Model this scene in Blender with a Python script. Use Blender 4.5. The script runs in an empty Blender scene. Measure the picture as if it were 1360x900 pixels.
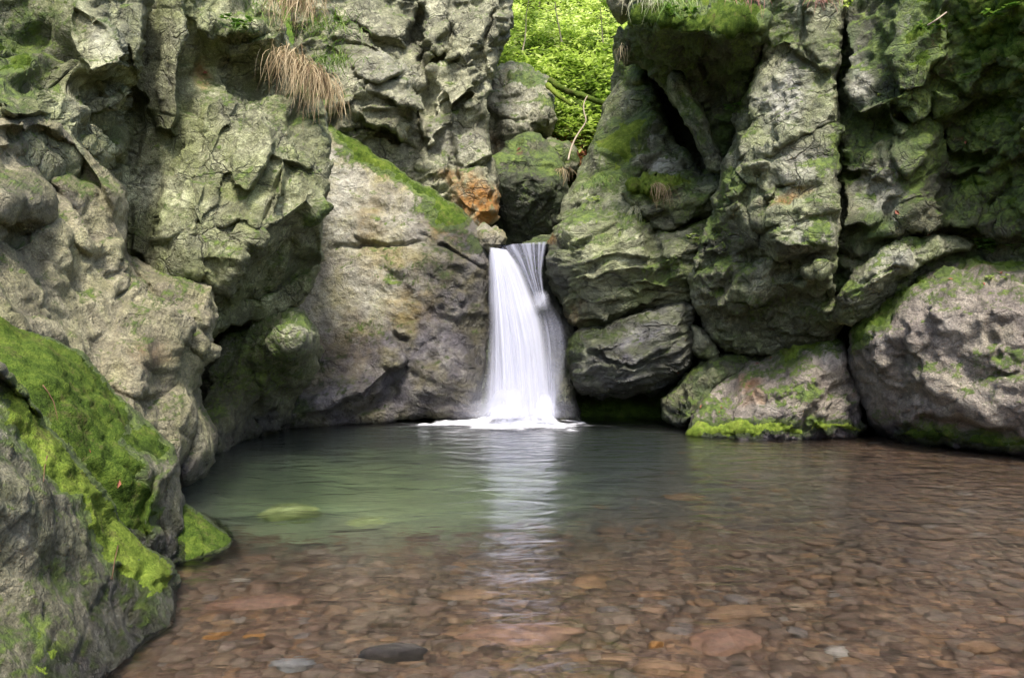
import bpy, math, random
import numpy as np
from mathutils import Vector

random.seed(7)
RNG = np.random.default_rng(7)
SC = bpy.context.scene
COL = SC.collection
CAM_H = 1.4
F = 1000.0          # focal length in pixels of a 1360 wide picture
CX, CY = 680.0, 450.0


def at(px, py, Y):
    """a point of the place: picture direction and real distance"""
    return np.stack([(px - CX) / F * Y, Y + 0 * px, CAM_H + (CY - py) / F * Y], -1)


# ------------------------------------------------------------------ noise
def _hash(ix, iy, iz, seed):
    h = (ix.astype(np.int64) * 374761393 + iy.astype(np.int64) * 668265263 + iz.astype(np.int64) * 2147483647 + seed * 1274126177) & 0xFFFFFFFF
    h = (h ^ (h >> 13)) * 1274126177 & 0xFFFFFFFF
    h = (h ^ (h >> 16)) * 2246822519 & 0xFFFFFFFF
    h = h ^ (h >> 15)
    return h


def _rnd(h, k):
    g = (h * (2654435761 + 2 * k * 40503) + k * 97531) & 0xFFFFFFFF
    g = (g ^ (g >> 15)) * 2246822519 & 0xFFFFFFFF
    g = g ^ (g >> 13)
    return g.astype(np.float64) / 4294967295.0


def perlin(p, seed=0):
    i = np.floor(p).astype(np.int64)
    f = p - i
    u = f * f * f * (f * (f * 6 - 15) + 10)
    out = np.zeros(len(p))
    for dx in (0, 1):
        wx = u[:, 0] if dx else 1 - u[:, 0]
        for dy in (0, 1):
            wy = u[:, 1] if dy else 1 - u[:, 1]
            for dz in (0, 1):
                wz = u[:, 2] if dz else 1 - u[:, 2]
                h = _hash(i[:, 0] + dx, i[:, 1] + dy, i[:, 2] + dz, seed)
                gx = _rnd(h, 1) * 2 - 1
                gy = _rnd(h, 2) * 2 - 1
                gz = _rnd(h, 3) * 2 - 1
                out += wx * wy * wz * (gx * (f[:, 0] - dx) + gy * (f[:, 1] - dy) + gz * (f[:, 2] - dz))
    return out * 1.4


def fbm(p, octv=4, seed=0, ridged=False, gain=0.5):
    a, s, out = 1.0, 1.0, np.zeros(len(p))
    for o in range(octv):
        n = perlin(p * s + o * 17.3, seed + o)
        out += a * ((0.45 - np.abs(n)) if ridged else n)
        a *= gain
        s *= 2.03
    return out


def facets(p, seed, kap=2.0, off=0.35, til=0.85):
    """chipped rock: flat tilted planes joined by bevels, continuous.  returns displacement, distance to the cell border"""
    i = np.floor(p).astype(np.int64)
    g = np.full(len(p), -99.0)
    f1 = np.full(len(p), 9.0)
    f2 = np.full(len(p), 9.0)
    for dx in (-1, 0, 1):
        for dy in (-1, 0, 1):
            for dz in (-1, 0, 1):
                h = _hash(i[:, 0] + dx, i[:, 1] + dy, i[:, 2] + dz, seed)
                r = np.stack([i[:, 0] + dx + _rnd(h, 1), i[:, 1] + dy + _rnd(h, 2), i[:, 2] + dz + _rnd(h, 3)], -1)
                d = p - r
                dd = np.sum(d * d, 1)
                hh = _rnd(h, 4) * 2 - 1
                t = d[:, 0] * (_rnd(h, 5) * 2 - 1) + d[:, 1] * (_rnd(h, 6) * 2 - 1) + d[:, 2] * (_rnd(h, 7) * 2 - 1)
                g = np.maximum(g, off * hh + til * t - kap * dd)
                di = np.sqrt(dd)
                m = di < f1
                f2 = np.where(m, f1, np.minimum(f2, di))
                f1 = np.where(m, di, f1)
    return g + kap * f1 * f1, f2 - f1


def sstep(x, a, b):
    t = np.clip((x - a) / (b - a), 0, 1)
    return t * t * (3 - 2 * t)


# ------------------------------------------------------------------ mesh helpers
def mesh_from(name, verts, faces, attrs=None, smooth=True):
    me = bpy.data.meshes.new(name)
    verts = np.asarray(verts, dtype=np.float32)
    if isinstance(faces, np.ndarray):
        n, k = faces.shape
        me.vertices.add(len(verts))
        me.vertices.foreach_set('co', verts.ravel())
        me.loops.add(n * k)
        me.loops.foreach_set('vertex_index', faces.astype(np.int32).ravel())
        me.polygons.add(n)
        me.polygons.foreach_set('loop_start', np.arange(0, n * k, k, dtype=np.int32))
        me.polygons.foreach_set('loop_total', np.full(n, k, dtype=np.int32))
        me.update(calc_edges=True)
        me.validate()
    else:
        me.from_pydata([tuple(v) for v in verts], [], faces)
        me.update()
    if smooth:
        me.polygons.foreach_set('use_smooth', np.ones(len(me.polygons), dtype=bool))
    for k, v in (attrs or {}).items():
        a = me.attributes.new(k, 'FLOAT', 'POINT')
        a.data.foreach_set('value', np.asarray(v, dtype=np.float32))
    return me


def link(name, me, mat=None, parent=None, loc=(0, 0, 0), rot=(0, 0, 0)):
    o = bpy.data.objects.new(name, me)
    COL.objects.link(o)
    o.location = loc
    o.rotation_euler = rot
    if mat is not None and me is not None and not me.materials:
        me.materials.append(mat)
    if parent is not None:
        o.parent = parent
    return o


def tag(o, label=None, cat=None, group=None, kind=None):
    if label:
        o['label'] = label
    if cat:
        o['category'] = cat
    if group:
        o['group'] = group
    if kind:
        o['kind'] = kind
    return o


def polydist(x, y, poly):
    """unsigned distance and inside flag for a closed polygon"""
    P = np.asarray(poly, float)
    d = np.full(x.shape, 1e9)
    ins = np.zeros(x.shape, bool)
    n = len(P)
    for i in range(n):
        x0, y0 = P[i]
        x1, y1 = P[(i + 1) % n]
        ex, ey = x1 - x0, y1 - y0
        t = np.clip(((x - x0) * ex + (y - y0) * ey) / (ex * ex + ey * ey + 1e-9), 0, 1)
        d = np.minimum(d, np.hypot(x - x0 - t * ex, y - y0 - t * ey))
        c = ((y0 > y) != (y1 > y)) & (x < (x1 - x0) * (y - y0) / (y1 - y0 + 1e-12) + x0)
        ins ^= c
    return d, ins


def linedist(x, y, line):
    """distance, signed side (positive = left of travel as seen in the picture) and arc position"""
    P = np.asarray(line, float)
    d = np.full(x.shape, 1e9)
    sd = np.zeros(x.shape)
    tt = np.zeros(x.shape)
    n = len(P) - 1
    for i in range(n):
        x0, y0 = P[i]
        x1, y1 = P[i + 1]
        ex, ey = x1 - x0, y1 - y0
        t = np.clip(((x - x0) * ex + (y - y0) * ey) / (ex * ex + ey * ey + 1e-9), 0, 1)
        di = np.hypot(x - x0 - t * ex, y - y0 - t * ey)
        m = di < d
        cr = (ex * (y - y0) - ey * (x - x0))
        sd = np.where(m, -np.sign(cr) * di, sd)
        tt = np.where(m, (i + t) / n, tt)
        d = np.where(m, di, d)
    return d, sd, tt


def tps(pts, vals, x, y, lam=0.02):
    S = 100.0
    P = np.asarray(pts, float) / S
    n = len(P)
    r2 = np.sum((P[:, None] - P[None]) ** 2, -1)
    K = 0.5 * r2 * np.log(r2 + 1e-9) + lam * np.eye(n)
    A = np.zeros((n + 3, n + 3))
    A[:n, :n] = K
    A[:n, n] = 1
    A[:n, n + 1:] = P
    A[n:, :n] = A[:n, n:].T
    w = np.linalg.solve(A, np.concatenate([vals, np.zeros(3)]))
    out = w[n] + w[n + 1] * x / S + w[n + 2] * y / S
    for i in range(n):
        q = (x / S - P[i, 0]) ** 2 + (y / S - P[i, 1]) ** 2
        out += w[i] * 0.5 * q * np.log(q + 1e-9)
    return out


CH = ('moss', 'wet', 'ochre', 'pale', 'dark')
ROCKS = {}


def rock(name, label, cat, outline, ctrl=(), feats=(), paint=(), mat=None, step=2.3, roll=0.35, rw=16.0,
         thick=2.5, amp=1.0, cell=0.8, strata=0.0, aniso=1.0, seed=0, edge=3.0, automoss=0.35, group=None,
         mossy=True, fine=1.0, lam=0.02, wetline=0.55, crack=1.0, moss_mat=None, warp=4.0, big=1.0, mossh=0.03, lay=0.0, flatk=0.6, joint=0.8):
    O = np.asarray(outline, float)
    poly = O[:, :2]
    x0, y0 = poly.min(0) - 6
    x1, y1 = poly.max(0) + 6
    nx = int((x1 - x0) / step) + 1
    ny = int((y1 - y0) / step) + 1
    gx, gy = np.meshgrid(x0 + np.arange(nx) * step, y0 + np.arange(ny) * step)
    X, Y_ = gx.ravel(), gy.ravel()
    d, ins = polydist(X, Y_, poly)
    sd = np.where(ins, d, -d)
    q2 = np.stack([X / 38.0, Y_ / 38.0, np.full(X.shape, seed * 3.1)], -1)
    sd = sd + edge * 2.0 * fbm(q2, 4, seed + 50, gain=0.6)
    SD = sd.reshape(ny, nx)
    # snap cells
    inside = SD > -0.0
    cell_ok = inside[:-1, :-1] | inside[1:, :-1] | inside[:-1, 1:] | inside[1:, 1:]
    used = np.zeros((ny, nx), bool)
    used[:-1, :-1] |= cell_ok
    used[1:, :-1] |= cell_ok
    used[:-1, 1:] |= cell_ok
    used[1:, 1:] |= cell_ok
    gyy, gxx = np.gradient(SD, step)
    gl = np.hypot(gxx, gyy) + 1e-6
    push = np.where(SD < 0, -SD, 0)
    push = np.minimum(push, 2.0 * step)
    XX = (gx + gxx / gl * push * 0.95)
    YY = (gy + gyy / gl * push * 0.95)
    idx = -np.ones((ny, nx), int)
    idx[used] = np.arange(used.sum())
    cy, cx = np.nonzero(cell_ok)
    quads = np.stack([idx[cy, cx], idx[cy, cx + 1], idx[cy + 1, cx + 1], idx[cy + 1, cx]], -1)[:, ::-1]
    px, py = XX[used], YY[used]
    ds = np.maximum(SD[used], 0)
    # depth
    pts = [tuple(p[:2]) for p in outline] + [tuple(c[:2]) for c in ctrl]
    vals = np.array([p[2] for p in outline] + [c[2] for c in ctrl], float)
    wp = np.stack([px / 45.0, py / 45.0, np.full(px.shape, 7.7 + seed)], -1)
    wx = px + warp * 2 * fbm(wp, 3, seed + 11)
    wy = py + warp * 2 * fbm(wp + 31.0, 3, seed + 12)
    D = tps(pts, vals, px, py, lam)
    D = np.clip(D, vals.min() - 0.3, vals.max() + 0.4)
    flat = np.zeros(px.shape)
    for ft in feats:
        if ft[0] == 'g':
            _, line, w, dep = ft
            dd, _, tt = linedist(wx, wy, line)
            e = np.clip(4 * np.minimum(tt, 1 - tt) + 0.35, 0, 1)
            D += e * dep * np.exp(-(dd / w) ** 2)
        elif ft[0] == 's':
            _, line, hgt, fade = ft
            dd, ss, tt = linedist(wx, wy, line)
            e = np.clip(5 * np.minimum(tt, 1 - tt) + 0.1, 0, 1)
            D -= e * hgt * (0.5 + 0.5 * np.tanh(ss / 2.2)) * np.exp(-(dd / fade) ** 2)
        elif ft[0] == 'f':
            fp = np.asarray(ft[1], float)
            A_ = np.stack([fp[:, 0] - fp[:, 0].mean(), fp[:, 1] - fp[:, 1].mean(), np.ones(len(fp))], -1)
            co_, *_r = np.linalg.lstsq(A_, fp[:, 2], rcond=None)
            pl = co_[0] * (wx - fp[:, 0].mean()) + co_[1] * (wy - fp[:, 1].mean()) + co_[2]
            dd, ii_ = polydist(wx, wy, fp[:, :2])
            w_ = sstep(np.where(ii_, dd, -dd), -3.0, 3.0)
            D = D * (1 - w_) + pl * w_
            flat = np.maximum(flat, w_)
        elif ft[0] == 'd':
            _, bx, by, rx, ry, rot, hgt = ft
            c, s = math.cos(math.radians(rot)), math.sin(math.radians(rot))
            u = ((wx - bx) * c + (wy - by) * s) / rx
            v = (-(wx - bx) * s + (wy - by) * c) / ry
            D -= hgt * np.clip(1 - u * u - v * v, 0, 1) ** 0.75
        elif ft[0] == 'b':
            _, bx, by, rx, ry, rot, hgt = ft
            c, s = math.cos(math.radians(rot)), math.sin(math.radians(rot))
            u = ((wx - bx) * c + (wy - by) * s) / rx
            v = (-(wx - bx) * s + (wy - by) * c) / ry
            bs = np.random.default_rng(int(abs(bx * 7 + by * 13)) + seed)
            rad = np.full(u.shape, -9.0)
            nk = int(bs.integers(5, 8))
            a0 = bs.random() * 6.28
            for k in range(nk):
                an = a0 + 6.283 * (k + 0.55 * (bs.random() - .5)) / nk
                rad = np.maximum(rad, (u * math.cos(an) + v * math.sin(an)) / (0.78 + 0.3 * bs.random()))
            rad = 0.72 * rad + 0.28 * np.sqrt(u * u + v * v)
            tl = (u * (bs.random() - .5) + v * (bs.random() - .5) * 1.2)
            ch = 0.22 + 0.35 * bs.random()
            D -= hgt * np.clip((1 - rad) / ch, 0, 1) ** 0.8 * (0.85 + 0.45 * tl)
    e = np.clip(1 - ds / rw, 0, 1)
    D += roll * (1 - np.sqrt(np.clip(1 - e * e, 0, 1)))
    # back rings
    ed = np.concatenate([quads[:, [0, 1]], quads[:, [1, 2]], quads[:, [2, 3]], quads[:, [3, 0]]])
    key = np.sort(ed, 1)
    ku, inv, cnt = np.unique(key, axis=0, return_inverse=True, return_counts=True)
    bed = ed[cnt[inv.ravel()] == 1]
    bv = np.unique(bed)
    mp = -np.ones(len(px), int)
    mp[bv] = np.arange(len(bv))
    cxm, cym = poly.mean(0)
    rings = [(0.985, 0.06), (0.96, 0.14), (0.93, 0.25), (0.87, 0.42), (0.78, 0.6), (0.62, 0.8), (0.35, 0.95), (0.04, 1.0)]
    Vx, Vy, VD = [px], [py], [D]
    Q = [quads]
    prev = bv
    base = len(px)
    for s_, t_ in rings:
        Vx.append(cxm + (px[bv] - cxm) * s_)
        Vy.append(cym + (py[bv] - cym) * s_)
        VD.append(D[bv] + thick * t_)
        cur = base + np.arange(len(bv))
        pm = prev[mp[bed]] if len(prev) == len(bv) else None
        a, b = prev[mp[bed[:, 0]]], prev[mp[bed[:, 1]]]
        a2, b2 = cur[mp[bed[:, 0]]], cur[mp[bed[:, 1]]]
        Q.append(np.stack([b, a, a2, b2], -1))
        prev = cur
        base += len(bv)
    px2, py2, D2 = np.concatenate(Vx), np.concatenate(Vy), np.concatenate(VD)
    Qa = np.concatenate(Q)
    P = at(px2, py2, D2)
    nf = len(px)

    def vnormals(P, Qa):
        e1 = P[Qa[:, 2]] - P[Qa[:, 0]]
        e2 = P[Qa[:, 3]] - P[Qa[:, 1]]
        fn = np.cross(e1, e2)
        vn = np.zeros_like(P)
        for k in range(4):
            np.add.at(vn, Qa[:, k], fn)
        return vn / (np.linalg.norm(vn, axis=1, keepdims=True) + 1e-12)
    N = vnormals(P, Qa)
    for _ in range(7):
        M = np.zeros_like(N)
        fa = N[Qa].sum(1)
        for k in range(4):
            for j in range(3):
                M[:, j] += np.bincount(Qa[:, k], fa[:, j], len(N))
        N = M / (np.linalg.norm(M, axis=1, keepdims=True) + 1e-9)
    # smooth the normals a little at the rim by biasing to the viewer side
    ang = math.radians(strata)
    c, s = math.cos(ang), math.sin(ang)
    U = np.stack([(P[:, 0] * c + P[:, 2] * s) / aniso, P[:, 1] / (0.5 + 0.5 * aniso), (-P[:, 0] * s + P[:, 2] * c)], -1)
    wv = np.stack([perlin(P * 0.9 / cell, seed + 80), perlin(P * 0.9 / cell + 9, seed + 81), perlin(P * 0.9 / cell + 19, seed + 82)], -1)
    U = U + 0.07 * cell * wv
    f1, b1 = facets(U / cell, seed + 1)
    f2, b2 = facets(U / (cell * 0.42) + 5.5, seed + 2)
    f3, b3 = facets(U / (cell * 0.16) + 2.2, seed + 3)
    n1 = fbm(U * 3.0 / cell, 5, seed + 4)
    n2 = fbm(U * 1.2 / cell, 4, seed + 5, ridged=True)
    n0 = fbm(P * 0.7, 3, seed + 6)
    fl_ = 1 - flatk * np.concatenate([flat, np.zeros(len(px2) - nf)])
    amp_map = 0.40 + 0.85 * sstep(fbm(P * 0.8 / cell, 3, seed + 7), -0.25, 0.35)
    disp = amp * cell * (big * 0.34 * (f1 - 0.1) + amp_map * (0.23 * (f2 - 0.1) + fine * 0.10 * (f3 - 0.1)) + 0.015 * n2 + fine * 0.026 * n1) + 0.07 * amp * n0
    disp -= amp * cell * crack * amp_map * (0.06 * np.exp(-(b1 / 0.035) ** 2) + 0.03 * np.exp(-(b2 / 0.05) ** 2))
    if joint:
        for js, (ja, jy, jsp, jam) in enumerate(((strata + 90, 0.25, 0.42, 0.075), (strata + 14, -0.35, 0.75, 0.085), (strata - 47, 0.3, 1.1, 0.06))):
            dvx, dvz = math.cos(math.radians(ja)), math.sin(math.radians(ja))
            wj = (P[:, 0] * dvx + P[:, 2] * dvz + P[:, 1] * jy) / (cell * jsp) + 0.22 * perlin(P * 0.6 / cell, seed + 63 + js) + 0.05 * perlin(P * 3.0 / cell, seed + 67 + js)
            k_ = np.floor(wj)
            fr_ = wj - k_
            zi = np.zeros(len(P), np.int64)
            kk = k_.astype(np.int64)
            # every slab stands a little proud or back and tilts its own way
            h0 = _rnd(_hash(kk, zi + 5, zi + js, seed + 70), 1) - 0.5
            h1 = _rnd(_hash(kk, zi + 5, zi + js, seed + 70), 2) - 0.5
            edge_ = np.minimum(fr_, 1 - fr_) * jsp
            msk_ = sstep(perlin(P * 0.7 / cell + 3.0, seed + 73 + js), -0.25, 0.25)
            disp += joint * amp ** 0.5 * cell * jam * msk_ * (1.1 * h0 + 1.2 * h1 * (fr_ - 0.5) - 0.55 * np.exp(-(edge_ / 0.018) ** 2))
    if lay:
        sq = U * np.array([0.5, 0.5, 1.0]) / cell + 0.25 * wv
        s1 = perlin(sq * np.array([0.8, 0.8, 5.0]), seed + 60)
        s2 = perlin(sq * np.array([1.5, 1.5, 11.0]), seed + 61)
        s3 = (sq[:, 2] * 2.6 + 0.8 * fbm(sq * np.array([1, 1, 0.6]), 3, seed + 62)) % 1.0
        disp += lay * cell * (0.10 * s1 + 0.055 * s2 + 0.07 * (s3 - 0.5) * sstep(1 - s3, 0.0, 0.16)) * (0.5 + 0.7 * amp_map)
    disp -= amp * cell * 0.02
    lim = np.clip(np.concatenate([ds, np.zeros(len(px2) - nf)]) / 10.0, 0.35, 1)
    P = P + N * (disp * lim * fl_)[:, None]
    N = vnormals(P, Qa)
    # surface channels
    at_ = {k: np.zeros(len(P)) for k in CH}
    pn = fbm(P * 2.2, 4, seed + 21)
    pn2 = fbm(P * 7.0, 4, seed + 22)
    pw_x = px2 + 10 * fbm(np.stack([px2 / 30, py2 / 30, 0 * px2 + 3.3], -1), 3, seed + 23)
    pw_y = py2 + 10 * fbm(np.stack([px2 / 30, py2 / 30, 0 * px2 + 8.3], -1), 3, seed + 24)
    for pt in paint:
        chn = pt[0]
        if pt[1] == 'l':
            _, _, line, w, st = pt
            dd, _, _ = linedist(pw_x, pw_y, line)
            v = st * np.clip(1.35 - dd / w, 0, 1.0)
        elif pt[1] == 'p':
            _, _, pl, soft, st = pt
            dd, ii = polydist(pw_x, pw_y, pl)
            v = st * sstep(np.where(ii, dd, -dd), -soft, soft)
        else:
            _, bx, by, rx, ry, rot, st = pt
            c, s = math.cos(math.radians(rot)), math.sin(math.radians(rot))
            u = ((pw_x - bx) * c + (pw_y - by) * s) / rx
            v_ = (-(pw_x - bx) * s + (pw_y - by) * c) / ry
            v = st * np.clip(1.4 * (1 - np.sqrt(u * u + v_ * v_)) + 0.15, 0, 1) * (np.sqrt(u * u + v_ * v_) < 1.1)
        at_[chn] = np.maximum(at_[chn], v)
    up = N[:, 2]
    at_['moss'] = np.maximum(at_['moss'], 0) + 0.7 * automoss * sstep(up + 0.35 * pn, 0.35, 0.85)
    m = np.minimum(at_['moss'], 1.5)
    pn3 = fbm(P * 22.0, 3, seed + 25)
    mm = m + (0.45 * pn2 + 0.30 * pn + 0.45 * pn3) * (m > 0.02) * (1.1 - 0.5 * np.clip(m, 0, 1)) + 0.22 * np.clip(up, -0.6, 1) * (m > 0.02)
    at_['moss'] = np.clip(mm, 0, 1.2)
    at_['wet'] = np.clip(at_['wet'] + wetline * sstep(0.42 + 0.25 * pn - P[:, 2], 0, 0.3) * 2, 0, 1)
    loc = np.array([P[:nf, 0].mean(), P[:nf, 1].mean() + 0.3, P[:nf, 2].min()])
    me = mesh_from(name, P - loc, Qa, at_)
    o = link(name, me, mat, loc=loc)
    tag(o, label, cat, group)
    # thick moss: every cushion is a mesh of its own on the rock
    if mossy:
        mk = at_['moss']
        fm = mk[Qa].min(1) > 0.60
        fm[len(quads):] = False
        qs_all = Qa[fm]
        if len(qs_all) > 60:
            lab = np.arange(len(P))
            for _ in range(400):
                mn = lab[qs_all].min(1)
                new = lab.copy()
                np.minimum.at(new, qs_all.ravel(), np.repeat(mn, 4))
                new = new[new]
                if (new == lab).all():
                    break
                lab = new
            fl = lab[qs_all[:, 0]]
            ul, ct = np.unique(fl, return_counts=True)
            for lb_ in ul[np.argsort(-ct)][:5]:
                qs = qs_all[fl == lb_]
                if len(qs) < 260:
                    continue
                vs = np.unique(qs)
                rm = -np.ones(len(P), int)
                rm[vs] = np.arange(len(vs))
                # distance from the rim of the cushion, in mesh steps
                ed = np.concatenate([qs[:, [0, 1]], qs[:, [1, 2]], qs[:, [2, 3]], qs[:, [3, 0]]])
                ku, inv, cnt = np.unique(np.sort(ed, 1), axis=0, return_inverse=True, return_counts=True)
                rim = np.unique(ed[cnt[inv.ravel()] == 1])
                dist = np.full(len(vs), 6.0)
                dist[rm[rim]] = 0
                le = rm[ku]
                for _k in range(6):
                    nd_ = dist.copy()
                    np.minimum.at(nd_, le[:, 0], dist[le[:, 1]] + 1)
                    np.minimum.at(nd_, le[:, 1], dist[le[:, 0]] + 1)
                    dist = nd_
                fz = fbm(P[vs] * 18.0, 3, seed + 33) * 0.7 + 0.8 * perlin(P[vs] * 60.0, seed + 34)
                hgt = mossh * (sstep(dist, 0, 5) * (0.8 + 0.75 * fz) - 0.20)
                Pm = P[vs] + N[vs] * hgt[:, None] + np.array([0, 0, 1]) * (0.3 * hgt[:, None])
                mm_ = mesh_from('moss', Pm - loc, rm[qs])
                mo = link('moss', mm_, moss_mat or MOSS)
                mo.parent = o
    ROCKS[name] = o
    return o


# ------------------------------------------------------------------ materials
class G:
    def __init__(self, name):
        self.m = bpy.data.materials.new(name)
        self.m.use_nodes = True
        self.t = self.m.node_tree
        self.t.nodes.clear()
        self.out = self.n('ShaderNodeOutputMaterial')

    def n(self, typ, **kw):
        nd = self.t.nodes.new(typ)
        for k, v in kw.items():
            if k.startswith('i_'):
                key = k[2:]
                key = int(key) if key.isdigit() else key
                nd.inputs[key].default_value = v
            else:
                setattr(nd, k, v)
        return nd

    def l(self, a, b):
        self.t.links.new(a, b)

    def pos(self):
        return self.n('ShaderNodeNewGeometry').outputs['Position']

    def map(self, src, scale=(1, 1, 1), rot=(0, 0, 0), loc=(0, 0, 0)):
        m = self.n('ShaderNodeMapping')
        m.inputs['Scale'].default_value = scale
        m.inputs['Rotation'].default_value = rot
        m.inputs['Location'].default_value = loc
        self.l(src, m.inputs[0])
        return m.outputs[0]

    def noise(self, src, scale, detail=6, rough=0.6, dist=0.0):
        nd = self.n('ShaderNodeTexNoise')
        nd.inputs['Scale'].default_value = scale
        nd.inputs['Detail'].default_value = detail
        nd.inputs['Roughness'].default_value = rough
        nd.inputs['Distortion'].default_value = dist
        self.l(src, nd.inputs['Vector'])
        return nd.outputs['Fac']

    def voro(self, src, scale, feature='F1', out='Distance'):
        nd = self.n('ShaderNodeTexVoronoi', feature=feature)
        nd.inputs['Scale'].default_value = scale
        self.l(src, nd.inputs['Vector'])
        return nd.outputs[out]

    def ramp(self, fac, stops, interp='LINEAR'):
        r = self.n('ShaderNodeValToRGB')
        r.color_ramp.interpolation = interp
        e = r.color_ramp.elements
        while len(e) > len(stops):
            e.remove(e[-1])
        while len(e) < len(stops):
            e.new(0.5)
        for el, (p, c) in zip(e, stops):
            el.position = p
            el.color = (c, c, c, 1) if isinstance(c, (int, float)) else (*c, 1)
        self.l(fac, r.inputs[0])
        return r.outputs[0]

    def mix(self, fac, a, b, mode='MIX'):
        m = self.n('ShaderNodeMix', data_type='RGBA', blend_type=mode)
        for s, v in ((m.inputs[0], fac), (m.inputs[6], a), (m.inputs[7], b)):
            if isinstance(v, (int, float)):
                s.default_value = v
            elif isinstance(v, tuple):
                s.default_value = (*v, 1)
            else:
                self.l(v, s)
        return m.outputs[2]

    def math(self, op, a, b=0.0, clamp=False):
        m = self.n('ShaderNodeMath', operation=op, use_clamp=clamp)
        for s, v in ((m.inputs[0], a), (m.inputs[1], b)):
            if isinstance(v, (int, float)):
                s.default_value = v
            else:
                self.l(v, s)
        return m.outputs[0]

    def attr(self, name):
        return self.n('ShaderNodeAttribute', attribute_name=name).outputs['Fac']

    def bump(self, h, dist, strength=1.0, normal=None):
        b = self.n('ShaderNodeBump')
        b.inputs['Distance'].default_value = dist
        b.inputs['Strength'].default_value = strength
        self.l(h, b.inputs['Height'])
        if normal is not None:
            self.l(normal, b.inputs['Normal'])
        return b.outputs[0]

    def princ(self, color, rough=0.8, normal=None, spec=0.3):
        p = self.n('ShaderNodeBsdfPrincipled')
        for s, v in ((p.inputs['Base Color'], color), (p.inputs['Roughness'], rough)):
            if isinstance(v, (int, float)):
                s.default_value = v
            elif isinstance(v, tuple):
                s.default_value = (*v, 1)
            else:
                self.l(v, s)
        p.inputs['Specular IOR Level'].default_value = spec
        if normal is not None:
            self.l(normal, p.inputs['Normal'])
        self.l(p.outputs[0], self.out.inputs['Surface'])
        return p


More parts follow.
